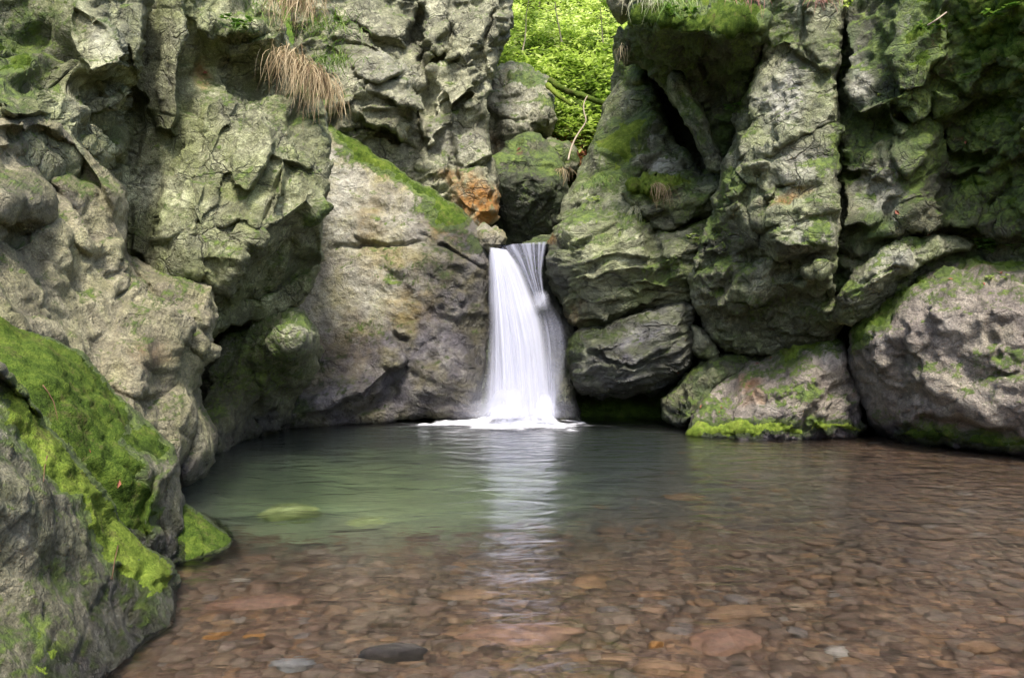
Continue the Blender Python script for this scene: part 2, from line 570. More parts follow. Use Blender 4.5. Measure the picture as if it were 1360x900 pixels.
def rock_mat(name, dark=(0.10, 0.09, 0.065), mid=(0.21, 0.195, 0.14), light=(0.37, 0.35, 0.26), green=(0.17, 0.18, 0.075),
             greenamt=0.5, scale=1.0, strata=0.0, aniso=1.0, lichen=0.5, streak=0.5, offset=0.0, warm=(0.93, 0.95, 0.88), crk=1.0, och=((0.17, 0.085, 0.015), (0.46, 0.20, 0.04))):
    g = G(name)
    p = g.map(g.pos(), loc=(offset, offset * 0.7, offset * 1.3))
    ps = g.map(p, rot=(0, math.radians(strata), 0), scale=(1 / aniso, 1 / (0.5 + 0.5 * aniso), 1))
    n1 = g.noise(p, 1.1 * scale, 8, 0.62, 0.4)
    n2 = g.noise(ps, 4.5 * scale, 9, 0.68, 0.6)
    n3 = g.noise(ps, 17.0 * scale, 6, 0.7, 0.2)
    a = g.math('ADD', g.math('MULTIPLY', n1, 0.45), g.math('ADD', g.math('MULTIPLY', n2, 0.4), g.math('MULTIPLY', n3, 0.3)))
    col = g.ramp(a, [(0.45, dark), (0.57, mid), (0.68, light)])
    gm = g.ramp(g.noise(p, 1.7 * scale, 6, 0.6, 0.5), [(0.44, 0.0), (0.62, 1.0)])
    col = g.mix(g.math('MULTIPLY', gm, greenamt), col, g.mix(1.0, green, g.ramp(n2, [(0.3, 0.55), (0.7, 1.35)]), 'MULTIPLY'))
    # run-off stains down the face
    st = g.noise(g.map(p, scale=(3.2, 3.2, 0.28)), 1.3, 5, 0.6, 0.5)
    col = g.mix(g.math('MULTIPLY', g.ramp(st, [(0.50, 0.0), (0.66, 1.0)]), streak), col, g.mix(1.0, col, (0.40, 0.38, 0.36), 'MULTIPLY'))
    # pale lichen specks
    v = g.voro(p, 19.0, 'F1')
    vb = g.math('ADD', v, g.math('MULTIPLY', g.noise(p, 30, 3), 0.5))
    lm = g.math('MULTIPLY', g.ramp(vb, [(0.36, 1.0), (0.44, 0.0)]), g.ramp(g.noise(p, 2.3, 4), [(0.48, 0.0), (0.62, 1.0)]))
    col = g.mix(g.math('MULTIPLY', lm, lichen), col, (0.50, 0.50, 0.42))
    # small dark pits and pale grains
    gr = g.noise(p, 60.0, 4, 0.7)
    col = g.mix(0.7, col, g.mix(1.0, col, g.ramp(gr, [(0.32, 0.35), (0.5, 1.0), (0.68, 1.7)]), 'MULTIPLY'))
    br = g.ramp(g.noise(p, 9, 5, 0.6), [(0.35, 0.25), (0.6, 1.0)])
    pa = g.math('MULTIPLY', g.attr('pale'), br, clamp=True)
    col = g.mix(pa, col, g.mix(g.ramp(n3, [(0.35, 0.0), (0.65, 1.0)]), (0.33, 0.31, 0.29), (0.60, 0.58, 0.52)))  # pale channel: lichen tone, and on some faces light painted in
    oc = g.math('MULTIPLY', g.attr('ochre'), g.ramp(g.noise(p, 5, 6, 0.65), [(0.32, 0.0), (0.55, 1.0)]), clamp=True)
    col = g.mix(oc, col, g.mix(n2, och[0], och[1]))
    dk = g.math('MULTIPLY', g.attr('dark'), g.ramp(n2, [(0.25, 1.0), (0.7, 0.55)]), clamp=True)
    col = g.mix(dk, col, g.mix(n3, (0.018, 0.02, 0.015), (0.06, 0.06, 0.045)))  # dark channel: own dark tone, and shade of recesses and undersides painted in
    col = g.mix(1.0, col, warm, 'MULTIPLY')
    mo = g.attr('moss')
    mf1 = g.noise(p, 26, 6, 0.75)
    mof = g.ramp(g.math('ADD', mo, g.math('MULTIPLY', g.math('SUBTRACT', mf1, 0.5), 1.5)), [(0.26, 0.0), (0.62, 1.0)])
    mc = g.ramp(g.math('ADD', g.math('MULTIPLY', g.noise(p, 7, 6, 0.7), 0.6), g.math('MULTIPLY', mf1, 0.45)), [(0.38, (0.024, 0.040, 0.008)), (0.52, (0.083, 0.130, 0.019)), (0.68, (0.20, 0.26, 0.045))])
    col = g.mix(mof, col, mc)
    we = g.math('MULTIPLY', g.attr('wet'), g.ramp(g.noise(p, 3, 4), [(0.3, 0.6), (0.55, 1.0)]), clamp=True)
    col = g.mix(we, col, g.mix(1.0, col, (0.27, 0.265, 0.38), 'MULTIPLY'))  # wet darkening, plus a blue violet sheen put into the colour
    rough = g.math('SUBTRACT', g.ramp(n2, [(0.35, 0.50), (0.65, 0.72)]), g.math('MULTIPLY', we, 0.30))
    wq = g.n('ShaderNodeVectorMath', operation='ADD')
    nz = g.n('ShaderNodeTexNoise'); nz.inputs['Scale'].default_value = 2.2; nz.inputs['Detail'].default_value = 5; g.l(ps, nz.inputs['Vector'])
    wsc = g.n('ShaderNodeVectorMath', operation='SCALE'); wsc.inputs['Scale'].default_value = 0.55; g.l(nz.outputs['Color'], wsc.inputs[0])
    g.l(ps, wq.inputs[0]); g.l(wsc.outputs[0], wq.inputs[1])
    c1 = g.ramp(g.voro(wq.outputs[0], 1.7 * scale, 'DISTANCE_TO_EDGE'), [(0.0, 1.0), (0.035, 0.0)])
    c2 = g.ramp(g.voro(wq.outputs[0], 5.0 * scale, 'DISTANCE_TO_EDGE'), [(0.0, 1.0), (0.05, 0.0)])
    ckm = g.ramp(g.noise(p, 1.9, 4), [(0.42, 0.0), (0.58, 1.0)])
    ck = g.math('MULTIPLY', g.math('MAXIMUM', c1, g.math('MULTIPLY', c2, 0.6)), ckm)
    col = g.mix(g.math('MULTIPLY', ck, 0.7 * crk), col, (0.03, 0.028, 0.02))
    h = g.math('ADD', g.math('MULTIPLY', n2, 0.7), g.math('ADD', g.math('MULTIPLY', n3, 0.38), g.math('MULTIPLY', gr, 0.10)))
    h = g.math('ADD', h, g.math('MULTIPLY', mof, 0.10))
    rm = g.n('ShaderNodeTexNoise', noise_type='RIDGED_MULTIFRACTAL')
    rm.inputs['Scale'].default_value = 3.4 * scale; rm.inputs['Detail'].default_value = 7; rm.inputs['Roughness'].default_value = 0.6
    rm.inputs['Offset'].default_value = 0.9; rm.inputs['Gain'].default_value = 1.4
    g.l(ps, rm.inputs['Vector'])
    h = g.math('ADD', h, g.math('MULTIPLY', rm.outputs['Fac'], 0.20))
    h = g.math('SUBTRACT', h, g.math('MULTIPLY', ck, 0.32 * crk))
    b = g.bump(h, 0.13, 1.0)
    g.princ(col, rough, b, 0.55)
    return g.m


def moss_mat(name, stops, tr=0.0):
    g = G(name)
    p = g.pos()
    n = g.noise(p, 9, 7, 0.72)
    n2 = g.noise(p, 90, 3, 0.7)
    big = g.noise(p, 1.6, 4, 0.6)
    f = g.math('ADD', g.math('MULTIPLY', n, 0.55), g.math('ADD', g.math('MULTIPLY', n2, 0.3), g.math('MULTIPLY', big, 0.25)))
    col = g.ramp(f, stops)
    pb = g.ramp(g.math('ADD', g.math('MULTIPLY', g.noise(p, 24, 5, 0.7), 0.5), g.math('MULTIPLY', g.noise(p, 4.5, 4, 0.6), 0.5)), [(0.53, 0.0), (0.62, 1.0)])
    col = g.mix(g.math('MULTIPLY', pb, 0.65), col, g.mix(n2, (0.035, 0.035, 0.015), (0.15, 0.12, 0.06)))
    h = g.math('ADD', g.math('MULTIPLY', n2, 0.6), g.math('MULTIPLY', g.noise(p, 34, 5, 0.7), 0.8))
    b = g.bump(h, 0.03, 1.0)
    pr = g.princ(col, 0.95, b, 0.1)
    return g.m


MOSS = moss_mat('moss_green', [(0.42, (0.016, 0.028, 0.006)), (0.54, (0.058, 0.098, 0.014)), (0.70, (0.17, 0.225, 0.034))])
MOSS_BRIGHT = moss_mat('moss_bright', [(0.40, (0.035, 0.056, 0.010)), (0.53, (0.12, 0.175, 0.024)), (0.68, (0.27, 0.34, 0.055))])
MOSS_OLIVE = moss_mat('moss_olive', [(0.40, (0.04, 0.042, 0.012)), (0.54, (0.12, 0.12, 0.03)), (0.70, (0.23, 0.21, 0.055))])

M_LEFT = rock_mat('rock_left', dark=(0.10, 0.10, 0.055), mid=(0.232, 0.232, 0.142), light=(0.55, 0.55, 0.37), green=(0.21, 0.24, 0.075), greenamt=0.6, streak=0.45)
M_LEFTLOW = rock_mat('rock_left_low', crk=0.35, dark=(0.13, 0.112, 0.085), mid=(0.249, 0.219, 0.150), light=(0.48, 0.43, 0.30), green=(0.25, 0.25, 0.09), greenamt=0.4, streak=0.4, lichen=0.3, offset=3)
M_BACK = rock_mat('rock_back', dark=(0.12, 0.11, 0.085), mid=(0.249, 0.241, 0.168), light=(0.54, 0.52, 0.38), greenamt=0.4, streak=0.35, offset=7)
M_SLAB = rock_mat('rock_slab', dark=(0.15, 0.13, 0.105), mid=(0.29, 0.262, 0.215), light=(0.52, 0.48, 0.40), green=(0.32, 0.28, 0.09), greenamt=0.65, streak=0.25, lichen=0.8, offset=11, crk=0.4, och=((0.15, 0.10, 0.025), (0.38, 0.26, 0.07)))
M_FALL = rock_mat('rock_fall', dark=(0.075, 0.075, 0.05), mid=(0.181, 0.185, 0.116), light=(0.46, 0.46, 0.31), green=(0.18, 0.22, 0.06), greenamt=0.55, streak=0.4, strata=14, aniso=2.4, offset=15)
M_RIGHT = rock_mat('rock_right', dark=(0.08, 0.08, 0.05), mid=(0.189, 0.189, 0.125), light=(0.47, 0.46, 0.34), green=(0.17, 0.21, 0.055), greenamt=0.55, streak=0.5, lichen=0.7, offset=19)
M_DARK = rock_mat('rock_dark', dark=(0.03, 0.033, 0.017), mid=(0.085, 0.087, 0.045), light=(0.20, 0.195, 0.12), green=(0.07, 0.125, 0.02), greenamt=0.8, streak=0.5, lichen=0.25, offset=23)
M_BOULDER = rock_mat('rock_boulder', warm=(1.02, 0.98, 0.95), crk=0.4, dark=(0.115, 0.10, 0.09), mid=(0.225, 0.20, 0.175), light=(0.38, 0.345, 0.29), greenamt=0.2, streak=0.35, lichen=0.4, offset=27)
M_NEAR = rock_mat('rock_near', crk=0.35, dark=(0.07, 0.068, 0.045), mid=(0.16, 0.15, 0.10), light=(0.33, 0.30, 0.22), green=(0.10, 0.12, 0.03), greenamt=0.6, streak=0.5, lichen=0.6, offset=31, scale=1.5)


# ------------------------------------------------------------------ the rocks
# left cliff, upper part with its buttress
rock('rock_cliff', 'tall fissured grey green cliff with a wet vertical chimney, rising left of the pool', 'cliff',
     [(-150, -220, 6.0), (100, -230, 8), (372, -200, 10.3), (368, 0, 10.0), (384, 60, 10.0), (408, 108, 10.0), (434, 150, 10.1), (438, 200, 10.1),
      (432, 250, 9.7), (428, 292, 9.5), (427, 345, 9.8), (413, 392, 10.0), (396, 408, 10.0), (345, 425, 10.0), (310, 430, 9.8), (285, 445, 9.2), (200, 440, 8.6),
      (100, 400, 7.6), (-150, 380, 5.2)],
     ctrl=[(-120, 200, 5.5), (0, 0, 7.3), (0, 140, 6.4), (60, 60, 7.7), (60, 130, 7.3), (130, 30, 7.5), (150, 75, 7.3), (120, 112, 7.9), (110, 160, 7.6), (150, 200, 8.0),
           (200, -100, 9.5), (192, 60, 9.2), (186, 140, 9.2), (186, 220, 9.2), (196, 290, 9.0), (196, 340, 9.0), (238, 20, 8.9), (225, 90, 9.0), (238, 170, 9.1), (228, 250, 8.7), (232, 310, 8.5),
           (300, 20, 9.4), (275, 100, 9.5), (335, 95, 10.1), (325, 40, 9.2), (290, 135, 8.9), (300, 220, 8.75), (350, 210, 8.8), (280, 300, 8.7), (365, 165, 9.3), (400, 190, 9.5), (405, 255, 8.95),
           (350, 292, 8.7), (320, 330, 8.45), (312, 385, 9.1), (370, 330, 9.5), (405, 330, 9.8), (380, 390, 10.1), (280, 375, 8.4), (245, 345, 8.45)],
     feats=[('b', 30, 130, 40, 26, 10, 0.3), ('b', 290, 40, 40, 30, 10, .2),
            ('f', [(100, 12, 7.72), (150, 42, 7.66), (168, 66, 7.45), (115, 108, 7.3), (98, 60, 7.5)]), ('f', [(140, -60, 8.3), (188, -60, 8.6), (184, 100, 8.3), (172, 60, 7.95), (150, 35, 7.95)]),
            ('f', [(128, 140, 8.0), (165, 116, 7.9), (178, 126, 7.75), (150, 153, 7.6)]), ('f', [(184, 130, 9.2), (210, 140, 9.25), (224, 200, 9.15), (214, 310, 8.9), (200, 345, 8.75), (172, 330, 8.75), (176, 230, 9.05)]),
            ('f', [(196, -30, 9.0), (246, -30, 8.9), (240, 90, 8.8), (232, 180, 8.8), (200, 170, 9.1), (190, 80, 9.2)]),
            ('f', [(275, 150, 9.0), (292, 128, 9.05), (300, 160, 8.9), (264, 230, 8.65), (258, 278, 8.6), (252, 262, 8.75)]), ('f', [(290, 175, 8.95), (308, 165, 8.95), (312, 182, 8.85), (286, 232, 8.65), (272, 285, 8.6), (264, 270, 8.7)]),
            ('f', [(298, 228, 8.9), (330, 252, 8.9), (362, 208, 9.0), (382, 215, 9.05), (375, 250, 8.95), (350, 288, 8.75), (345, 296, 8.7), (278, 298, 8.65), (274, 280, 8.7)]),
            ('f', [(318, 160, 8.85), (345, 148, 8.95), (365, 190, 8.85), (362, 206, 8.75), (345, 232, 8.62), (328, 254, 8.58), (306, 250, 8.6), (300, 210, 8.7)]),
            ('f', [(385, 215, 9.35), (428, 235, 9.75), (406, 257, 9.0), (372, 292, 8.8), (352, 298, 8.75), (378, 255, 9.0)]),
            ('f', [(406, 257, 9.0), (428, 290, 9.6), (425, 350, 10.1), (345, 402, 10.15), (314, 408, 9.75), (320, 325, 8.65), (372, 292, 8.8)]),
            ('f', [(260, 302, 8.65), (346, 299, 8.75), (326, 322, 8.55), (318, 348, 8.45), (262, 328, 8.4)]), ('f', [(216, 235, 8.8), (230, 228, 8.8), (248, 262, 8.65), (250, 300, 8.4), (222, 312, 8.35), (212, 300, 8.45)]),
            ('f', [(300, 62, 9.3), (372, 48, 9.5), (366, 104, 10.2), (340, 122, 10.15), (305, 115, 9.95)]), ('f', [(398, 168, 9.5), (430, 165, 9.75), (433, 205, 9.75), (415, 218, 9.5), (396, 205, 9.45)]),
            ('f', [(256, 340, 8.35), (285, 345, 8.35), (305, 360, 8.5), (304, 400, 8.8), (290, 372, 8.5)]),
            ('g', [(186, 80), (182, 160), (174, 235)], 4, 0.2), ('g', [(346, 298), (362, 268), (380, 225)], 3, 0.2), ('g', [(258, 298), (300, 302), (345, 299)], 2.5, 0.15), ('s', [(384, 128), (340, 124), (300, 112)], 0.2, 20)],
     paint=[('moss', 414, 280, 9, 26, 10, 1.0), ('moss', 414, 155, 22, 9, 0, 0.9), ('moss', 325, 45, 45, 18, 20, 0.75), ('moss', 340, 18, 30, 14, 20, 0.6), ('moss', 30, 60, 60, 90, 10, 0.62), ('moss', 85, 20, 30, 30, 0, 0.5),
            ('moss', 405, 120, 18, 16, 0, 0.8), ('wet', 192, 270, 16, 80, 4, 0.4), ('dark', 60, 70, 40, 60, 10, 0.5), ('ochre', 270, 95, 12, 14, 0, 0.5), ('pale', 140, 50, 40, 30, 20, 0.5), ('pale', 120, 140, 40, 40, 0, 0.3),
            ('moss', 385, 375, 50, 22, -10, 0.35), ('dark', 190, 60, 16, 80, 4, .3), ('moss', 365, 340, 45, 40, -10, .3)],
     mat=M_LEFT, strata=72, aniso=2.4, cell=0.85, amp=.8, seed=3, step=1.75, joint=1.1, flatk=.45, thick=5, automoss=0.3)

rock('rock_bulge', 'smooth rounded tan grey rock mass bulging down to the water under the left cliff', 'rock',
     [(-150, 130, 4.7), (0, 150, 6.2), (40, 152, 6.6), (78, 165, 7.0), (118, 188, 7.4), (150, 218, 7.7), (170, 255, 7.9), (177, 300, 8.0), (178, 332, 8.1), (205, 352, 8.3), (245, 360, 8.4), (288, 380, 8.5),
      (290, 420, 8.3), (276, 470, 8.1), (264, 515, 7.9), (276, 545, 7.8), (286, 575, 7.7), (287, 612, 7.6), (268, 638, 7.3), (240, 650, 7.0), (180, 660, 6.0), (60, 640, 4.8), (-150, 620, 3.6)],
     ctrl=[(-60, 250, 5.2), (30, 185, 6.2), (40, 215, 7.2), (90, 235, 7.4), (25, 262, 5.9), (60, 300, 6.5), (140, 250, 7.2), (150, 310, 7.1), (110, 330, 6.6), (60, 380, 5.7), (0, 380, 5.0), (-80, 450, 4.2),
           (190, 400, 7.3), (240, 420, 7.7), (130, 420, 6.4), (200, 475, 6.7), (150, 500, 6.3), (230, 520, 7.1), (262, 560, 7.3), (240, 600, 6.9), (258, 625, 7.1), (190, 570, 6.1), (80, 500, 5.3)],
     feats=[('d', 22, 270, 46, 34, 15, 0.25), ('d', 190, 482, 52, 56, -30, 0.22), ('f', [(85, 190, 7.4), (150, 222, 7.6), (168, 262, 7.75), (174, 325, 7.9), (125, 322, 7.05), (95, 285, 6.85), (72, 240, 6.95)]), ('f', [(0, 330, 5.2), (70, 302, 6.35), (112, 330, 6.75), (168, 392, 7.1), (150, 440, 6.55), (90, 442, 5.75), (0, 418, 5.0)]), ('f', [(205, 360, 8.1), (284, 380, 8.3), (262, 420, 7.9), (225, 440, 7.6), (190, 395, 7.5)]), ('f', [(232, 445, 7.5), (272, 430, 8.0), (262, 510, 7.7), (240, 530, 7.2), (228, 500, 7.2)]),
            ('g', [(0, 172), (45, 180), (80, 212), (105, 240)], 12, 0.3), ('g', [(62, 255), (60, 290), (30, 312), (0, 322)], 6, 0.25), ('g', [(172, 340), (195, 372), (212, 398), (255, 430)], 4, 0.16),
            ('g', [(150, 400), (162, 388), (158, 375)], 4, 0.12), ('g', [(232, 440), (226, 480), (222, 520), (200, 545)], 5, 0.2), ('s', [(284, 372), (262, 400), (250, 440), (262, 500)], 0.12, 20), ('g', [(250, 560), (246, 600), (236, 640)], 6, 0.2),
            ('s', [(0, 165), (50, 168), (100, 195), (130, 240), (150, 300)], 0.2, 20)],
     paint=[('moss', 110, 230, 60, 40, 30, 0.3), ('moss', 50, 200, 40, 20, 10, 0.35), ('wet', 250, 640, 50, 40, 0, 0.9), ('dark', 15, 265, 50, 32, 10, 0.75), ('dark', 70, 205, 50, 24, 20, .45), ('ochre', 200, 470, 30, 22, 0, 0.3), ('pale', 175, 270, 14, 60, -15, 0.35), ('moss', 235, 358, 30, 14, 20, .5),  # upper dark patch is overhang shade painted in, lower one dark rock
            ('moss', 236, 380, 30, 40, 20, .35)],
     mat=M_LEFTLOW, cell=0.95, amp=0.68, seed=5, joint=0.4, flatk=.4, thick=4, automoss=0.15, rw=24, roll=0.5, strata=-35, aniso=1.6)

rock('boulder', 'rounded dark green boulder undercut at the waterline beside the left cliff', 'boulder',
     [(255, 470, 10.4), (275, 440, 10.3), (310, 424, 10.2), (345, 420, 10.1), (382, 404, 10.0), (405, 410, 10.0), (421, 432, 10.1), (428, 464, 10.3), (418, 492, 10.6), (400, 522, 10.9), (386, 548, 11.0), (370, 576, 11.1), (330, 590, 10.0), (290, 604, 9.1), (268, 600, 9.2), (255, 540, 9.8)],
     ctrl=[(395, 440, 9.4), (340, 450, 9.6), (412, 465, 9.7), (370, 500, 10.2), (310, 500, 9.7), (330, 560, 10.4), (290, 560, 9.4)],
     feats=[('b', 385, 450, 46, 40, 20, .25), ('g', [(300, 428), (330, 428), (360, 424)], 4, 0.2), ('g', [(330, 480), (345, 520), (340, 560)], 6, .12)],
     paint=[('moss', 350, 480, 90, 60, 0, 0.6), ('pale', 402, 440, 22, 24, 0, 0.4), ('dark', 330, 530, 110, 80, -20, 0.8), ('moss', 392, 425, 30, 14, 20, .4), ('wet', 330, 580, 60, 24, -15, 0.9)],  # dark patch paints the shade of the undercut face into the colour
     mat=M_LEFT, cell=0.8, amp=0.6, seed=8, joint=0.6, thick=3, rw=24, roll=0.6, automoss=0.3)

# back of the gorge
rock('jagged_cliff', 'jagged pale grey rock face with an orange stained foot above the slab', 'cliff',
     [(372, -220, 14.5), (560, -220, 15), (700, -210, 16), (690, -60, 15.6), (680, 0, 15.2), (675, 40, 15.2), (664, 80, 15.1), (655, 108, 15.0), (648, 150, 14.8), (648, 185, 14.7), (655, 205, 14.5), (660, 250, 14.1), (661, 292, 13.9), (640, 312, 13.9),
      (560, 300, 14), (440, 300, 13.9), (390, 100, 13.6)],
     ctrl=[(430, 20, 13.9), (470, 60, 14.1), (500, 100, 13.8), (460, 120, 13.6), (550, 20, 15.1), (560, 130, 14.4), (520, 135, 13.8), (540, 60, 14.9), (600, 60, 14.6), (620, 110, 14.2), (600, 150, 14.6), (630, 50, 14.7), (580, 190, 14.5), (560, 230, 14.2), (630, 200, 14.3), (620, 250, 13.7), (645, 260, 13.6), (590, 265, 14.0), (480, 180, 13.9)],
     feats=[('f', [(445, 22, 14.4), (500, 58, 14.15), (533, 92, 13.55), (500, 107, 13.45), (475, 100, 13.55), (455, 50, 14.0)]), ('f', [(538, 105, 13.95), (560, 126, 13.85), (556, 143, 13.55), (515, 135, 13.45), (482, 114, 13.55)]),
            ('f', [(480, 142, 13.8), (520, 148, 13.9), (545, 165, 14.0), (535, 182, 13.7), (490, 168, 13.5)]), ('f', [(572, 72, 14.9), (612, 78, 14.6), (634, 114, 14.15), (598, 146, 14.0), (588, 125, 14.3)]),
            ('f', [(600, 150, 14.8), (640, 120, 14.6), (646, 150, 14.7), (610, 172, 14.7)]), ('f', [(560, 130, 14.4), (584, 130, 14.4), (594, 170, 14.1), (570, 190, 14.0), (556, 165, 14.1)]), ('f', [(598, 175, 14.4), (640, 160, 14.4), (650, 205, 14.0), (620, 225, 13.9), (600, 210, 14.1)]),
            ('f', [(590, 225, 14.1), (625, 228, 13.9), (656, 250, 13.65), (658, 284, 13.6), (636, 284, 13.6), (602, 252, 13.85)]), ('f', [(430, 0, 14.3), (470, -20, 14.6), (545, 30, 14.8), (540, 60, 14.3), (505, 50, 14.1)]),
            ('f', [(562, -30, 15.0), (598, -30, 15.1), (594, 40, 14.7), (572, 68, 14.5), (560, 40, 14.7)]), ('f', [(605, 10, 15.1), (640, 0, 15.0), (650, 35, 14.6), (640, 60, 14.5), (610, 60, 14.6)]), ('f', [(440, 60, 14.0), (455, 70, 13.9), (470, 105, 13.6), (465, 140, 13.5), (440, 120, 13.6)]),
            ('s', [(548, 118), (520, 142), (470, 138)], 0.25, 24), ('s', [(645, 112), (615, 146), (592, 150)], 0.3, 26),
            ('g', [(555, 0), (556, 40), (562, 90), (570, 140), (560, 200)], 5, 0.35), ('g', [(600, 40), (590, 70), (572, 84)], 5, 0.3), ('g', [(440, 50), (480, 60), (540, 80)], 3, 0.15), ('g', [(655, 20), (640, 60), (648, 110)], 4, .25), ('g', [(480, 165), (520, 180), (560, 200)], 5, .3), ('g', [(600, 170), (596, 215), (610, 240)], 4, .25), ('b', 575, 215, 26, 20, 0, .2)],
     paint=[('ochre', 632, 268, 46, 36, 20, 1.3), ('ochre', 600, 240, 30, 16, 20, 0.7), ('moss', 440, 60, 40, 14, 30, 0.5), ('moss', 410, 150, 40, 40, 0, 0.5), ('dark', 600, 152, 28, 16, -30, 0.5), ('dark', 555, 40, 12, 34, 0, 0.6), ('pale', 510, 100, 60, 40, 20, 0.4), ('pale', 600, 190, 50, 40, 0, 0.35), ('dark', 668, 60, 12, 80, 4, .5)],  # dark patches under the overhangs are shade put into the colour
     mat=M_BACK, cell=0.8, amp=0.9, seed=13, joint=1.2, flatk=.35, thick=5, strata=32, aniso=2.2, step=1.75, automoss=0.2, fine=1.2, lay=.8)

rock('leaning_slab', 'broad lichen mottled slab leaning back left of the waterfall, moss along its top edge', 'slab',
     [(380, 130, 13.9), (437, 164, 13.6), (470, 182, 13.6), (505, 208, 13.6), (540, 228, 13.6), (575, 250, 13.5), (605, 272, 13.4), (632, 300, 13.2), (648, 322, 13.1), (655, 360, 13.1), (656, 420, 13.1), (650, 480, 12.95), (645, 530, 12.8), (645, 566, 12.8), (560, 560, 12.6),
      (470, 566, 12.3), (380, 572, 11.6), (350, 575, 11.6), (370, 420, 12.6)],
     ctrl=[(440, 220, 13.2), (440, 400, 12.7), (480, 260, 13.1), (540, 270, 13.15), (600, 320, 12.9), (560, 400, 12.65), (500, 480, 12.35), (620, 440, 12.8), (600, 500, 12.6), (560, 520, 12.45), (440, 520, 12.1), (630, 340, 12.9), (590, 290, 13.15)],
     feats=[('s', [(648, 345), (600, 322), (560, 322), (500, 330), (440, 345)], 0.10, 40), ('g', [(440, 330), (500, 326), (560, 322), (600, 332), (650, 364)], 2.5, 0.14), ('g', [(560, 310), (585, 325), (600, 335)], 2, 0.1), ('s', [(380, 556), (440, 545), (485, 520), (530, 490), (545, 475)], 0.22, 36),
            ('g', [(470, 552), (520, 520), (545, 470)], 6, 0.14), ('b', 600, 505, 50, 40, 20, .12), ('g', [(515, 440), (530, 450), (542, 455)], 4, .12), ('g', [(425, 430), (440, 435)], 3, .1), ('b', 450, 530, 70, 26, -20, .16), ('g', [(500, 330), (505, 300), (520, 260)], 2, .06)],
     paint=[('moss', 'l', [(430, 168), (470, 190), (540, 236), (575, 262), (610, 290)], 13, 1.0), ('moss', 580, 280, 40, 22, 35, 0.75), ('moss', 470, 210, 30, 14, 20, .6), ('moss', 630, 318, 24, 14, 30, .7), ('ochre', 590, 305, 34, 20, 20, 0.9), ('ochre', 550, 410, 44, 40, -20, 0.75), ('ochre', 470, 460, 40, 50, 0, 0.5), ('ochre', 430, 460, 26, 22, 0, 0.5),
            ('ochre', 490, 300, 24, 40, 10, .5), ('pale', 440, 260, 60, 70, 0, 0.8), ('pale', 450, 310, 50, 30, 0, 0.7), ('pale', 500, 380, 80, 50, 0, 0.6), ('pale', 540, 300, 60, 40, 20, .5), ('pale', 430, 420, 40, 60, 0, .5), ('moss', 500, 430, 40, 30, 0, .3), ('moss', 560, 360, 60, 30, 0, .25), ('wet', 615, 440, 90, 190, 0, 1.5), ('wet', 530, 510, 230, 100, 0, 1.4), ('wet', 580, 440, 50, 60, 0, .8), ('wet', 640, 400, 30, 90, 0, 1.0), ('dark', 640, 470, 26, 110, 0, 0.6), ('pale', 440, 520, 40, 20, -20, .45), ('ochre', 520, 350, 50, 30, 0, .4), ('moss', 400, 550, 30, 22, 0, .6)],
     mat=M_SLAB, cell=0.9, amp=0.36, seed=17, joint=0.5, thick=4, strata=-18, aniso=2.0, automoss=0.1, crack=1.3, fine=1.5)

rock('lip_stone', 'small rounded grey stone sitting at the lip of the waterfall', 'stone',
     [(630, 304, 13.2), (642, 296, 13.2), (658, 297, 13.2), (670, 304, 13.3), (677, 316, 13.3), (674, 328, 13.3), (655, 336, 13.2), (636, 332, 13.1)], ctrl=[(655, 314, 12.95)],
     mat=M_SLAB, cell=0.4, amp=0.6, seed=19, thick=.8, rw=14, roll=.3, step=1.6, mossy=False, automoss=.3)

rock('chockstone', 'big dark block with a mossy top wedged above the waterfall lip', 'boulder',
     [(654, 208, 15.6), (668, 196, 16.0), (688, 180, 16.4), (703, 172, 16.5), (718, 178, 16.5), (733, 196, 16.3), (750, 216, 16.0), (757, 236, 15.8), (758, 262, 15.7), (750, 295, 15.8), (738, 330, 16.0), (700, 335, 16.0), (660, 330, 15.9), (655, 290, 15.7)],
     ctrl=[(660, 216, 15.0), (700, 216, 14.9), (735, 225, 15.1), (690, 195, 15.9), (715, 196, 15.9), (700, 225, 14.9), (700, 260, 15.1), (700, 300, 15.5), (670, 280, 15.3), (740, 270, 15.3)],
     feats=[('s', [(748, 232), (720, 214), (700, 212), (655, 214)], -0.2, 30), ('g', [(700, 230), (708, 270), (700, 310)], 5, .1)],
     paint=[('moss', 735, 212, 26, 16, 50, 1.0), ('moss', 680, 210, 34, 7, 0, .8), ('moss', 690, 190, 24, 12, -20, .6), ('dark', 'p', [(655, 216), (752, 232), (758, 330), (656, 330)], 6, .75), ('ochre', 690, 199, 10, 6, 0, .5), ('moss', 720, 270, 40, 40, 0, .3)],  # dark front is the shade of the undercut, painted on
     mat=M_DARK, cell=0.7, amp=0.7, seed=21, thick=2.0, step=1.9, rw=10, roll=.25, mossh=0.05, moss_mat=MOSS_BRIGHT)

